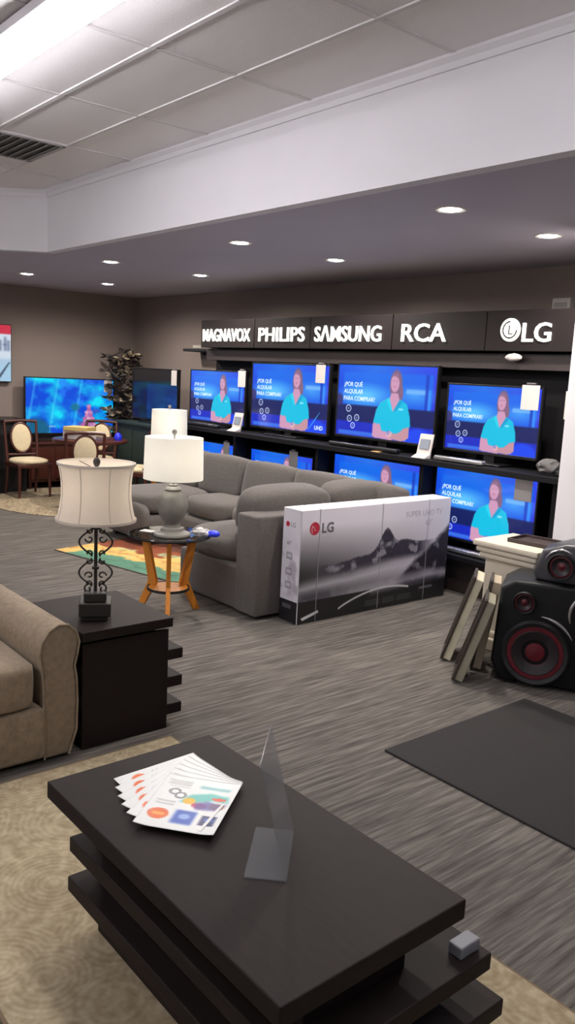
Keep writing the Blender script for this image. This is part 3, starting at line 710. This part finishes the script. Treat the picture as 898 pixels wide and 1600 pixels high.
for (cx, cz, rr, a0, a1) in ((*(.17, .44), .135, 2.2, 3.5), (*(.17, .44), .135, -.9, .4), (*(.17, .44), .135, .9, 1.9), (-.12, .205, .205, .5, 1.5)):
    b = MB(); b.tube([(cx+rr*math.cos(a0+(a1-a0)*i/12), -.222, cz+rr*math.sin(a0+(a1-a0)*i/12)) for i in range(13)], [.003+.007*math.sin(PI*i/12) for i in range(13)], 8); b.build('silver_trim', M_sil, sp, smooth=True)
b = MB()
for x_ in (-.24, .24):
    for y_ in (-.15, .15): b.box((x_, y_, .01), (.05, .05, .02), r=.004)
b.build('feet', M_rubber, sp)
sp2 = thing('compact_speaker', 'smaller black and silver speaker with red cones on top of the party loudspeaker', 'speaker', (-2.26, 4.05, .586), math.radians(20))
b = MB(); b.prism([(-.24, 0), (.24, 0), (.26, .04), (.22, .17), (.10, .215), (-.10, .215), (-.22, .17), (-.26, .04)], .26, 'y', -.13, r=.02, seg=3); b.build('body', mat('charcoal_plastic', S(60, 60, 64), .35), sp2, smooth=True)
driver(-.11, .095, .072, sp2, yy=-.13); driver(.12, .095, .072, sp2, yy=-.13)
for (cx, a0, a1) in ((-.11, 1.0, 2.8), (.12, 1.0, 2.6)):
    b = MB(); b.tube([(cx+.09*math.cos(a0+(a1-a0)*i/12), -.142, .095+.09*math.sin(a0+(a1-a0)*i/12)) for i in range(13)], [.002+.005*math.sin(PI*i/12) for i in range(13)], 8); b.build('silver_trim', M_sil, sp2, smooth=True)

# ================================================================== TELEVISION DISPLAY
DX0, DX1 = -7.92, -3.0
M_disp = mat('black_laminate', S(15, 14, 17), .6, spec=.2)
dp = thing('television_display_unit', 'long black laminate television display unit along the back wall', 'display unit', (-5.4, 5.45, 0))
W(MB().b2(DX0, DX1, 5.50, 5.56, 0, 2.19, r=.003), 'back_panel', M_disp, dp)
W(MB().b2(DX0-.12, DX1, 5.0, 5.498, .965, 1.01, r=.004), 'shelf', M_disp, dp)
W(MB().b2(DX0, DX1, 4.98, 5.498, .27, .31, r=.004), 'shelf', M_disp, dp)
W(MB().b2(DX0, DX1, 5.08, 5.498, 0.0, .269, r=.004), 'plinth', mat('plinth_laminate', S(44, 36, 34), .5), dp)
for x in (-7.90, -6.91, -5.62, -4.35, -3.13): W(MB().b2(x-.02, x+.02, 5.06, 5.498, .311, .964, r=.003), 'upright', M_disp, dp)
W(MB().b2(DX0, DX1, 5.36, 5.498, 1.74, 1.86, r=.003), 'valance', mat('brown_laminate', S(48, 40, 40), .5), dp)
M_signbox = mat('sign_box', S(32, 26, 27), .6, spec=.2)
M_letter = emis('lit_letter', (1.0, 0.98, 0.86, 1), 3.0)
def MS(x, z, y=5.268): return Matrix(((1, 0, 0, x), (0, 0, -1, y), (0, 1, 0, z), (0, 0, 0, 1)))
signs = [(-7.92, -6.93, 'MAGNAVOX', -7.86, -6.99, .135), (-6.93, -6.05, 'PHILIPS', -6.84, -6.12, .14), (-6.05, -4.98, 'SAMSUNG', -5.97, -5.10, .14), (-4.98, -4.0, 'RCA', -4.86, -4.38, .15), (-4.0, -3.0, 'LG', -3.66, -3.42, .14)]
adj = ['leftmost, with eight letters', 'second from the left, with seven letters', 'middle one of five', 'fourth from the left, with three letters', 'rightmost, with a round face emblem']
for (x0, x1, t_, a, b_, h), ad in zip(signs, adj):
    s = thing('lit_sign', 'dark box with glowing white lettering above the televisions, '+ad, 'sign', ((x0+x1)/2, 5.38, 1.89), 0, 'lit brand signs above the televisions')
    W(MB().b2(x0+.004, x1-.004, 5.28, 5.498, 1.875, 2.175, r=.004), 'sign_box', M_signbox, s)
    b = MB()
    if t_ == 'SAMSUNG': t2 = 'SΛMSUNG'
    else: t2 = t_
    b.text(t2, h*1.38, MS(a, 1.945), depth=.006, bold=.0015, width=b_-a)
    W(b, 'lettering', M_letter, s)
    if t_ == 'LG':
        b = MB(); n = 30; c = (-3.77, 2.03); r_ = .085
        b.lathe([(.001, 0), (r_, 0), (r_, .012), (.001, .012)], (c[0], 5.278, c[1]), 36, rot=(PI/2, 0, 0)); em = W(b, 'emblem', M_letter, s)
        b = MB(); b.text('L', .10, MS(c[0]-.018, c[1]-.035, 5.262), depth=.001); b.tube([(c[0]+.06*math.cos(a_), 5.263, c[1]+.06*math.sin(a_)) for a_ in [PI/2+i*(1.5*PI)/20 for i in range(21)]], .006, 6)
        W(b, 'emblem_face', M_signbox, s)
# presenter picture
def presenter():
    p = Pt(230, 130, (28, 60, 200)); X, Y = p.X, p.Y
    p.a = np.stack([18+30*X+0*Y, 44+70*(1-Y)*(1-abs(X-.4)), 200+30*(1-Y)], -1)
    p.rect(.06, .10, .97, .58, (20, 110, 235), .75, 4)
    p.put(np.clip(1-np.hypot((X-.30)/.34, (Y-.42)/.2), 0, 1)*1.2, (90, 190, 250))
    p.put(np.clip(1-np.hypot((X-.80)/.25, (Y-.38)/.16), 0, 1)*.9, (70, 160, 245))
    p.rect(.72, .30, .92, .36, (150, 205, 250), .6, 3)
    p.rect(.90, .10, .93, .60, (20, 60, 190), .8, 1); p.rect(.93, .3, .955, .62, (60, 150, 250), .8, 1)
    p.rect(0, .56, 1, .80, (14, 26, 84), .92, 3); p.ell(.02, .5, .04, .09, (60, 46, 90), .4, .8)
    p.rect(0, .80, 1, 1, (20, 40, 190), .85, 3); p.ell(.86, .97, .14, .16, (24, 70, 235), .3)
    p.rect(.03, .93, .40, .99, (70, 140, 240), .7, 2)
    # presenter: hair, neck, head, polo shirt, forearms, clasped hands
    skin = (206, 152, 184); hair = (132, 98, 126)
    p.ell(.615, .25, .062, .20, hair, .25); p.ell(.655, .36, .035, .12, hair, .3)
    p.poly([(.575, .36), (.64, .36), (.67, .50), (.60, .62), (.55, .48)], skin, 1, 1)
    p.poly([(.40, .98), (.405, .80), (.43, .62), (.47, .50), (.55, .43), (.60, .60), (.665, .44), (.73, .52), (.765, .70), (.765, .90), (.74, .99)], skin, 1, 1)
    p.poly([(.405, .78), (.43, .60), (.47, .50), (.555, .425), (.60, .62), (.665, .44), (.735, .50), (.77, .66), (.78, .80), (.72, .83), (.70, .90), (.66, .93), (.50, .90), (.475, .78), (.46, .80)], (10, 190, 226), 1, 1)
    p.poly([(.555, .425), (.60, .62), (.575, .60), (.53, .47)], (40, 215, 240), .8, 1); p.poly([(.665, .44), (.60, .62), (.63, .60), (.69, .48)], (6, 150, 205), .8, 1)
    p.rect(.655, .56, .70, .585, (190, 240, 250), .8, 1)
    p.ell(.605, .225, .043, .125, skin, .2); p.ell(.602, .275, .012, .010, (184, 110, 124), .8, .7)
    p.ell(.590, .20, .005, .007, (110, 76, 96), .6, .7); p.ell(.620, .20, .005, .007, (110, 76, 96), .6, .7); p.poly([(.565, .15), (.60, .09), (.645, .14), (.65, .22), (.635, .16), (.60, .13)], hair, .9, 1)
    p.poly([(.40, .82), (.455, .80), (.47, .88), (.60, .90), (.66, .95), (.60, 1), (.42, .99)], skin, 1, 1); p.poly([(.72, .82), (.77, .80), (.77, .95), (.70, 1), (.58, .98), (.56, .91), (.66, .90)], (196, 146, 158), 1, 1)
    p.ell(.575, .92, .03, .045, (218, 172, 180), .3); p.ring(.565, .90, .02, .008, (60, 120, 220), .8)
    for cx, cy, rr in ((.13, .615, .046), (.125+.02, .76, .042), (.225, .74, .042), (.185, .855, .038)):
        p.ring(cx, cy, rr, .007, (205, 220, 250), .9); p.ell(cx, cy, rr*.35*.56, rr*.35, (200, 215, 250), .8, .6)
    return p
M_scr = vcol_mat('presenter_screen', strength=1.05, rough=.15); M_stx = emis('screen_caption', (.75, .92, 1, 1), 1.1)
def scr_extra(mb):
    for i, (tx, wd) in enumerate((('¿POR QUÉ', .20), ('ALQUILAR', .21), ('PARA COMPRAR?', .34))):
        mb.text(tx, .085, Matrix(((1, 0, 0, -.5+.07), (0, 0, -1, -.002), (0, 1, 0, .5-.30-.10*i), (0, 0, 0, 1))), bold=.0012, width=wd, mi=1)
PM = painted('screen', presenter(), M_scr, lambda u, v: (u-.5, 0*u, .5-v), None, extra=scr_extra, extra_mats=(M_stx,))
PMESH = PM.data; bpy.data.objects.remove(PM)
def television(x0, x1, z0, z1, y, label, mesh=None, zs=0.0, group='televisions on the display unit', rz=0.0, base='bar', uhd=False):
    W_, H_ = x1-x0, z1-z0; cx = (x0+x1)/2
    r = thing('television', label, 'television', (cx, y, zs), rz, group); zc = (z0+z1)/2-zs
    bz = .014
    b = MB(); b.box((0, .022, zc-.004), (W_+2*bz, .034, H_+2*bz+.008), r=.006); b.box((0, .052, zc-.06), (W_*.7, .04, H_*.6), r=.012); b.build('housing', M_black, r)
    b = MB()
    for s in (-1, 1): b.box((s*(W_/2+bz/2), .001, zc), (bz, .012, H_+2*bz), r=.002)
    b.box((0, .001, zc+H_/2+bz/2), (W_, .012, bz), r=.002); b.box((0, .001, zc-H_/2-bz/2-.004), (W_, .012, bz+.008), r=.002); b.build('bezel', M_black, r)
    o = bpy.data.objects.new('screen', mesh or PMESH); COL.objects.link(o); o.parent = r; o.location = (0, .001, zc); o.scale = (W_, 1, H_)
    b = MB(); hz = zc-H_/2-.02
    if base == 'bar':
        b.box((0, .03, hz/2), (.10, .03, hz+.01), r=.006); b.box((0, .01, .008), (W_*.42, .20, .014), r=.005)
    else:
        for s in (-1, 1):
            b.tube([(s*W_*.38, .03, hz+.02), (s*W_*.38, .03, .012)], .008, 8); b.tube([(s*W_*.38, -.09, .008), (s*W_*.38, .13, .008)], .008, 8)
    b.build('stand', M_black, r)
    if uhd:
        b = MB(); b.text('UHD', .055, Matrix(((1, 0, 0, W_/2-.17), (0, 0, -1, -.004), (0, 1, 0, zc-H_/2+.03), (0, 0, 0, 1))), bold=.001); b.build('badge', M_stx, r)
        b = MB(); b.tube([(W_/2-.26, -.003, zc-H_/2+.02), (W_/2-.17, -.003, zc-H_/2+.12), (W_/2-.10, -.003, zc-H_/2+.2)], [.002, .004, .001], 6); b.build('badge_stripe', emis('badge_blue', (.05, .4, .9, 1), 1), r)
    return r
YT = 5.23; SH = 1.011; SL = .311
television(-8.02, -6.99, 1.065, 1.615, YT, 'upper shelf television showing a presenter, leftmost and smallest of the row of four', zs=SH)
television(-6.86, -5.69, 1.085, 1.715, YT, 'upper shelf television showing a presenter, second from the left with a UHD badge', zs=SH, uhd=True)
television(-5.56, -4.40, 1.105, 1.735, YT, 'upper shelf television showing a presenter, third from the left and largest', zs=SH, base='bar')
television(-4.27, -3.42, 1.105, 1.605, YT, 'upper shelf television showing a presenter, rightmost of the row of four', zs=SH)
television(-7.84, -7.02, .37, .83, YT, 'lower shelf television behind the white lamp and sofa, leftmost in the row', zs=SL)
television(-6.83, -5.86, .37, .835, YT, 'lower shelf television mostly hidden by sofa cushions, second from the left', zs=SL)
television(-5.55, -4.48, .37, .915, YT, 'lower shelf television just above the sofa back, third from the left', zs=SL)
television(-4.30, -3.36, .40, .945, YT-.03, 'lower shelf television right of the carton, rightmost and least hidden', zs=SL)
# price tags hanging from the television corners
tg0 = None
for x, z, w_, h_, lab in ((-7.02, 1.55, .13, .17, 'leftmost upper television'), (-5.79, 1.64, .13, .17, 'second upper television'), (-3.50, 1.54, .15, .18, 'rightmost upper television'), (-3.20, 1.50, .14, .2, 'dark panel beside the white column'),
        (-7.25, .79, .11, .15, 'leftmost lower television'), (-6.12, .80, .13, .16, 'second lower television'), (-3.46, .88, .15, .19, 'rightmost lower television')):
    lab = 'white price tag hanging on the '+lab+', at its top right corner' if 'panel' not in lab else 'white price tag hanging on the '+lab
    r = thing('price_tag', lab, 'price tag', (x, YT-.022 if 'panel' not in lab else 5.3, z), 0, 'hanging price tags')
    if 'lower television' in lab and x > -4: r.location.y = YT-.055
    MB().box((0, 0, 0), (w_, .005, h_), r=.002).build('card', M_card, r)
    b = MB(); b.box((0, .008, h_/2+.012), (w_*.5, .03, .012), r=.003); b.build('clip', M_sil, r)
    if 'panel' in lab: MB().box((0, .10, h_/2+.012), (.02, .18, .012)).build('bracket', M_black, r)
# brochure holders between sets
for x, y, z, lab in ((-6.93, 5.07, SH, 'first and second upper televisions'), (-4.36, 5.06, SH, 'third and fourth upper televisions')):
    r = thing('brochure_stand', 'tilted white brochure stand on the shelf between the '+lab, 'brochure stand', (x, y, z), .1, 'brochure stands on the upper shelf')
    b = MB(); b.prism([(-.05, .0), (.03, .0), (.07, .19), (.062, .19), (.02, .03), (-.05, .004)], .13, 'x', -.065); b.build('holder', M_card, r)
    b = MB(); b.box((0, .035, .11), (.09, .006, .08), rot=(math.radians(-14), 0, 0)); b.build('leaflet', mat('leaflet_print', S(120, 128, 140), .5), r)
# silver sound bars and remotes on the shelves
for x0, x1, z, m_, lab in ((-4.22, -3.75, SH, M_sil, 'slim silver sound bar on the shelf below the rightmost upper television'), (-5.45, -4.62, SH, M_black, 'slim black sound bar on the shelf below the largest television'), (-7.9, -7.2, SH, M_black, 'slim black sound bar on the shelf below the leftmost upper television'), (-4.1, -3.5, SL, M_sil, 'slim grey sound bar on the lower shelf below the rightmost lower television')):
    r = thing('sound_bar', lab, 'sound bar', ((x0+x1)/2, 5.07, z), 0, 'sound bars on the display shelves')
    ln = x1-x0; MB().box((0, 0, .022), (ln, .06, .036), r=.012, seg=3).build('body', m_, r, smooth=True)
    b = MB(); b.box((-ln*.35, 0, .002), (.05, .05, .004)); b.box((ln*.35, 0, .002), (.05, .05, .004)); b.build('feet', M_rubber, r)
r = thing('sales_leaflet', 'small orange leaflet on the shelf under the largest television', 'leaflet', (-4.83, 5.03, SH+.001)); MB().box((0, 0, .002), (.09, .05, .003)).build('sheet', mat('orange_card', S(230, 180, 120), .6), r)
# small things near the column
for (x, y, z, sz, nm, lab, m_) in ((-3.62, 5.30, 1.861, (.09, .05, .025), 'remote_sensor', 'small white device clipped under the rightmost sign', M_card),):
    r = thing(nm, lab, 'device', (x-.12, y, 1.80)); crumple(MB(), (0, 0, .03), (.07, .03, .03), 9, .2).build('body', m_, r, smooth=True); MB().box((0, .035, .03), (.02, .06, .02)).build('bracket', M_black, r)
r = thing('emergency_light', 'small white box light on the wall above the rightmost sign', 'light', (-3.72, YB-.001, 2.27)); MB().box((0, -.04, 0), (.16, .08, .09), r=.012).build('case', M_card, r)
MB().box((0, -.083, -.012), (.11, .008, .04), r=.003).build('lens', mat('lens_grey', S(150, 148, 146), .4), r)
r = thing('game_controller', 'grey curved device on the shelf right of the rightmost upper television', 'device', (-3.22, 5.12, SH+.001)); crumple(MB(), (0, 0, .055), (.10, .04, .055), 5, .4).build('body', mat('mid_grey_plastic', S(84, 82, 82), .5), r, smooth=True)
r = thing('rolled_bag', 'small pale bundle on the lower shelf beside the white column', 'bundle', (-3.06, 5.10, SL+.001)); crumple(MB(), (0, 0, .07), (.09, .06, .07), 15, .25).build('body', mat('pale_bundle', S(120, 118, 112), .7), r, smooth=True)
# wall shelf left of the display
r = thing('wall_shelf', 'small floating black wall shelf left of the sign row', 'shelf', (-8.55, YB, 1.86)); MB().box((0, -.13, .0), (.62, .26, .035), r=.006).build('board', M_matte, r); MB().box((0, -.02, -.03), (.4, .03, .04)).build('bracket', M_matte, r)
r = thing('sound_bar', 'slim pale sound bar resting on the floating wall shelf', 'sound bar', (-8.55, YB-.14, 1.8785)); MB().box((0, 0, .022), (.42, .09, .044), r=.014, seg=3).build('body', mat('pale_plastic', S(176, 168, 160), .4), r, smooth=True)

# ================================================================== FAR LEFT CORNER
M_scr2 = vcol_mat('reef_screen', strength=1.1, rough=.15)
p = Pt(150, 90); n = vnoise(150, 90, 5, 4, 31, 5); n2 = vnoise(150, 90, 9, 6, 33, 4)
t_ = np.clip((n-.3)/.4, 0, 1)[..., None]
p.a = np.array([0, 70, 210])*(1-t_)+np.array([10, 214, 238])*t_
p.put(np.clip((n2-.58)*6, 0, 1)*.6, (40, 120, 240))
for x0 in (.1, .35, .62): p.poly([(x0, 0), (x0+.02, 0), (x0-.08, 1), (x0-.11, 1)], (120, 235, 250), .35, 2)
p.ell(.12, .95, .14, .22, (10, 90, 120), .4, .9); p.ell(.55, .52, .05, .07, (20, 110, 130), .5, .8)
for i in range(9):
    for j in range(i//2+1): p.ell(.71+(j-(i//2)/2)*.045+.008*math.sin(i*3.1), .50+.058*i, .026, .034, ((222, 126, 166), (196, 96, 150), (236, 160, 180))[(i+j) % 3], .5, .9)
p.put(np.clip((n2-.5)*8, 0, 1)*(np.abs(p.X-.71) < .13)*(p.Y > .55)*.4, (120, 50, 120)); p.rect(.7, .92, .95, 1, (110, 110, 70), .6, 2)
for x_ in (.26, .285, .31, .52, .545, .57, .60, .74, .77, .80): p.rect(x_, .865, x_+.014, .895, (210, 235, 235), .7)
REEF = painted('screen', p, M_scr2, lambda u, v: (u-.5, 0*u, .5-v), None)
RM = REEF.data; bpy.data.objects.remove(REEF)
# stand facing +X
tv = television(-.62, .62, .71, 1.42, 0, 'large television showing a turquoise coral reef on the left wall', mesh=RM, zs=.60, group='televisions in the far corner', base='legs')
tv.location = (-10.30, 4.83, .60); tv.rotation_euler = (0, 0, PI/2)
cs = thing('media_chest', 'dark wood media chest under the turquoise reef television', 'chest', (-10.2, 4.85, 0))
W(MB().b2(-10.43, -10.17, 4.2, 5.14, .08, .57, r=.004), 'body', M_cherry, cs); W(MB().b2(-10.46, -10.14, 4.18, 5.16, .57, .599, r=.006), 'top', M_cherry, cs)
for y in (4.22, 4.56, 4.90): W(MB().b2(-10.169, -10.155, y, y+.28, .12, .53, r=.004), 'door', M_cherry, cs); 
for x in (-10.4, -10.2):
    for y in (4.22, 5.12): W(MB().b2(x-.02, x+.02, y-.02, y+.02, 0, .08), 'foot', M_cherry, cs)
tv = television(-.54, .54, .985, 1.60, 0, 'black television mostly dark with a dim blue patch on the green cabinet in the corner', mesh=None, zs=.93, group='televisions in the far corner')
p = Pt(80, 48, (6, 6, 10)); nb = vnoise(80, 48, 5, 4, 51, 3); p.put(((p.X > .34) & (p.Y > .30))*1.0, (8, 34, 88)); p.put(((p.X > .34) & (p.Y > .30))*np.clip((nb-.5)*4, 0, 1), (14, 60, 120))
DK = painted('screen', p, vcol_mat('dim_screen', strength=.9, rough=.12), lambda u, v: (u-.5, 0*u, .5-v), None); DM = DK.data; bpy.data.objects.remove(DK)
for ch in tv.children:
    if ch.name.startswith('screen'): ch.data = DM
tv.location = (-9.12, 5.40, .93); tv.rotation_euler = (0, 0, 0)
r = thing('price_tag', 'white price tag on the top right corner of the dark corner television', 'price tag', (-8.62, 5.375, 1.51), 0, 'hanging price tags'); MB().box((0, 0, 0), (.12, .005, .18), r=.002).build('card', M_card, r); MB().box((0, .012, .1), (.05, .03, .012)).build('clip', M_sil, r)
r = thing('price_tag', 'pale price tag on the top right corner of the turquoise reef television', 'price tag', (-10.276, 5.36, 1.34), PI/2, 'hanging price tags'); MB().box((0, 0, 0), (.12, .005, .16), r=.002).build('card', M_card, r); MB().box((0, .012, .09), (.05, .03, .012)).build('clip', M_sil, r)
cb = thing('green_cabinet', 'dark green painted cabinet under the corner television', 'cabinet', (-9.5, 5.55, 0))
M_green = mat('dark_green_paint', S(38, 52, 49), .55)
W(MB().b2(-9.70, -8.40, 5.19, 5.80, .06, .895, r=.005), 'body', M_green, cb); W(MB().b2(-9.74, -8.36, 5.15, 5.83, .895, .928, r=.006), 'top', M_green, cb)
for i in range(3): W(MB().b2(-9.68+i*.43, -9.27+i*.43, 5.172, 5.189, .12, .84, r=.005), 'door', M_green, cb)
W(MB().b2(-9.65, -8.45, 5.23, 5.78, .0095, .06), 'plinth', M_black, cb)
# media player on the chest edge glow
# flocked tree
te = thing('silver_tree', 'dark artificial tree with silvery frosted leaves in the far corner', 'artificial tree', (-10.10, 5.50, 0))
MB().lathe([(.001, 0), (.10, 0), (.13, .2), (.135, .22), (.12, .22), (.11, .2), (.001, .19)], n=24).build('pot', M_matte, te, smooth=True)
b = MB(); b.tube([(0, 0, .19), (.01, 0, .9), (0, .01, 1.75)], [.018, .012, .005], 8)
rr = random.Random(4); tips = []
for i in range(46):
    z = .65+1.1*i/46; a = i*2.4; l = (.25-.10*abs(z-1.2))*(.75+.4*rr.random()); e = (l*math.cos(a), l*math.sin(a), z+.14*rr.random())
    b.tube([(0, 0, z-.08), (e[0]*.5, e[1]*.5, z+.01), e], [.005, .004, .002], 5); tips += [e, (e[0]*.6, e[1]*.6, e[2]-.03)]
b.build('branches', mat('dark_twig', S(44, 38, 36), .8), te)
def leaves(tips, m_, name, seed, cnt, sz):
    r = random.Random(seed); b = MB()
    for (x, y, z) in tips:
        for k in range(cnt):
            a = r.random()*2*PI; t_ = (r.random()-.3)*1.4; d = Vector((math.cos(a)*math.cos(t_), math.sin(a)*math.cos(t_), math.sin(t_))); s_ = sz*(.7+.6*r.random())
            side = d.cross(Vector((r.random()-.5, r.random()-.5, 1))).normalized()*s_*.34; o = Vector((x, y, z))
            nrm = d.cross(side).normalized()*s_*.12
            vs = [b.bm.verts.new(v) for v in (o, o+d*s_*.5+side-nrm, o+d*s_, o+d*s_*.5-side-nrm, o+d*s_*.45+nrm)]
            for f in ((0, 1, 4), (1, 2, 4), (2, 3, 4), (3, 0, 4)): b.bm.faces.new([vs[i] for i in f])
    return b.build(name, m_, te, recalc=False)
leaves(tips, mat('dark_leaf', S(62, 54, 50), .7), 'dark_leaves', 1, 5, .10); o = leaves([t for i, t in enumerate(tips) if rr.random() < .33], mat('frosted_leaf', S(190, 176, 150), .6), 'frosted_leaves', 2, 5, .11)
# wall banner at the left edge
p = Pt(60, 60, (214, 226, 240)); p.rect(0, 0, 1, .16, (206, 24, 60)); p.rect(.0, .6, 1, 1, (150, 190, 220), .6, 3)
p.poly([(0, .95), (.4, .62), (.9, .70), (1, .62), (1, 1), (0, 1)], (170, 210, 235), .8, 2); p.poly([(.80, 1), (.97, .66), (.99, .66), (.84, 1)], (50, 60, 80), .9)
for x_ in (.62, .68, .75, .80, .86, .92, .96): p.rect(x_, .24+.03*math.sin(x_*60), x_+.022, .46, (70, 84, 120), .8, 1)
for x_ in (.66, .78, .90): p.rect(x_, .33, x_+.05, .36, (70, 84, 120), .7, 1)
pb = thing('wall_screen', 'lit wall screen with red top band cut off at the left edge', 'screen', (-10.42, 3.55, 1.71), PI/2)
b = MB(); b.box((0, .03, 0), (1.06, .05, .72), r=.006); b.build('housing', M_black, pb)
painted('panel', p, vcol_mat('wall_screen_glow', strength=.9, rough=.3), lambda u, v: ((u-.5)*1.04, 0*u+.003, (.5-v)*.70), pb)
# low dark speaker below it
r = thing('tower_console', 'low black console against the left wall below the wall screen', 'console', (-10.2, 3.4, 0)); W(MB().b2(-10.45, -9.95, 2.9, 4.08, .0, .88, r=.006), 'body', M_matte, r); W(MB().b2(-10.47, -9.93, 2.88, 4.1, .88, .91, r=.004), 'top', M_black, r)

# ---- dining set
rr_ = thing('round_rug', 'round beige patterned rug under the dining set', 'rug', (-9.0, 4.45, 0))
MB().lathe([(.001, 0), (1.12, 0), (1.125, .005), (1.12, .009), (.001, .009)], n=72).build('pile', rug_material('beige_floral_pile', S(128, 112, 90), S(196, 180, 150), 4.0), rr_)
dt = thing('dining_table', 'dark wood round pedestal dining table in the far corner', 'dining table', (-9.0, 4.47, .0095))
MB().lathe([(.001, .70), (.42, .70), (.44, .715), (.44, .735), (.43, .74), (.001, .74)], n=56).build('tabletop', M_cherry, dt, smooth=True)
MB().lathe([(.001, .03), (.16, .03), (.10, .07), (.05, .14), (.045, .3), (.07, .4), (.05, .5), (.06, .62), (.16, .70), (.001, .70)], n=28).build('pedestal', M_cherry, dt, smooth=True)
for k in range(4): b = MB(); a = k*PI/2+.3; b.tube([(.05*math.cos(a), .05*math.sin(a), .12), (.2*math.cos(a), .2*math.sin(a), .07), (.33*math.cos(a), .33*math.sin(a), .022)], [.03, .026, .02], 8); b.build('foot', M_cherry, dt, smooth=True)
def chair():
    r = thing('dining_chair', 'x', 'chair', (0, 0, 0), 0, 'dining chairs with oval backs')
    # faces +Y, back at -Y
    MB().puff((0, .02, .43), (.44, .44, .085), k=4, a=.2).build('seat_cushion', M_cream, r, smooth=True)
    MB().box((0, .02, .385), (.43, .43, .045), r=.008).build('seat_frame', M_cherry, r)
    for s in (-1, 1):
        b = MB(); b.tube([(s*.185, .20, .38), (s*.187, .205, .2), (s*.19, .21, 0.008)], [.024, .020, .014], 8); b.build('leg', M_cherry, r, smooth=True)
        b = MB(); b.tube([(s*.185, -.17, .40), (s*.187, -.185, .2), (s*.19, -.23, 0.008)], [.022, .020, .015], 8); b.build('leg', M_cherry, r, smooth=True)
        b = MB(); b.tube([(s*.185, -.17, .39), (s*.195, -.19, .6), (s*.20, -.235, .885)], [.022, .019, .016], 8); b.build('back_post', M_cherry, r, smooth=True)
    b = MB(); b.tube([(-.205, -.236, .885), (-.1, -.242, .893), (0, -.245, .896), (.1, -.242, .893), (.205, -.236, .885)], .019, 8); b.tube([(-.19, -.18, .49), (.19, -.18, .49)], .013, 8); b.build('back_rail', M_cherry, r, smooth=True)
    c = (0, -.205, .69); ax = math.radians(11)
    ring = MB(); ring.tube([(.128*math.cos(t), c[1]-(.175*math.sin(t))*math.sin(ax), c[2]+.175*math.sin(t)) for t in [i*2*PI/36 for i in range(37)]], .014, 8); ring.build('oval_frame', M_cherry, r, smooth=True)
    b = MB(); b.puff((0, 0, 0), (.25, .05, .345), k=2.3, a=.05, rot=(ax, 0, 0)); bmesh.ops.translate(b.bm, verts=b.bm.verts, vec=c); b.build('back_cushion', M_cream, r, smooth=True)
    return r
ch0 = chair(); zr = .0095
ch0.location = (-9.60, 3.95, zr); ch0.rotation_euler = (0, 0, math.radians(-90)); ch0['label'] = 'dark wood dining chair with cream oval back, leftmost, its whole seat in view'
dup(ch0, (-8.27, 4.04, zr), math.radians(66), 'dark wood dining chair seen from behind, centre one in front of the table')
dup(ch0, (-9.60, 4.85, zr), math.radians(226), 'dark wood dining chair with cream oval back behind the table, right of the napkin stack')
dup(ch0, (-8.45, 4.86, zr), math.radians(116), 'dark wood dining chair at the right of the table, beside the white drum lamp')
r = thing('paper_stack', 'stack of white and yellow papers on the dining table', 'papers', (-9.0, 4.33, .7505), .4)
for i, (c_, z) in enumerate(((M_card, 0), (M_card, .05), (mat('yellow_card', S(206, 180, 110), .6), .10))): MB().box((.01*i, -.008*i, z+.0245), (.30, .24, .047), r=.004, rot=(0, 0, .1*i)).build('bundle', c_, r)
r = thing('glass_ornament', 'small blue ornament on the dining table', 'ornament', (-8.78, 4.72, .7505)); MB().lathe([(.001, 0), (.04, 0), (.05, .03), (.035, .07), (.01, .09), (.001, .09)], n=20).build('body', mat('blue_glaze', S(40, 50, 220), .3), r, smooth=True)
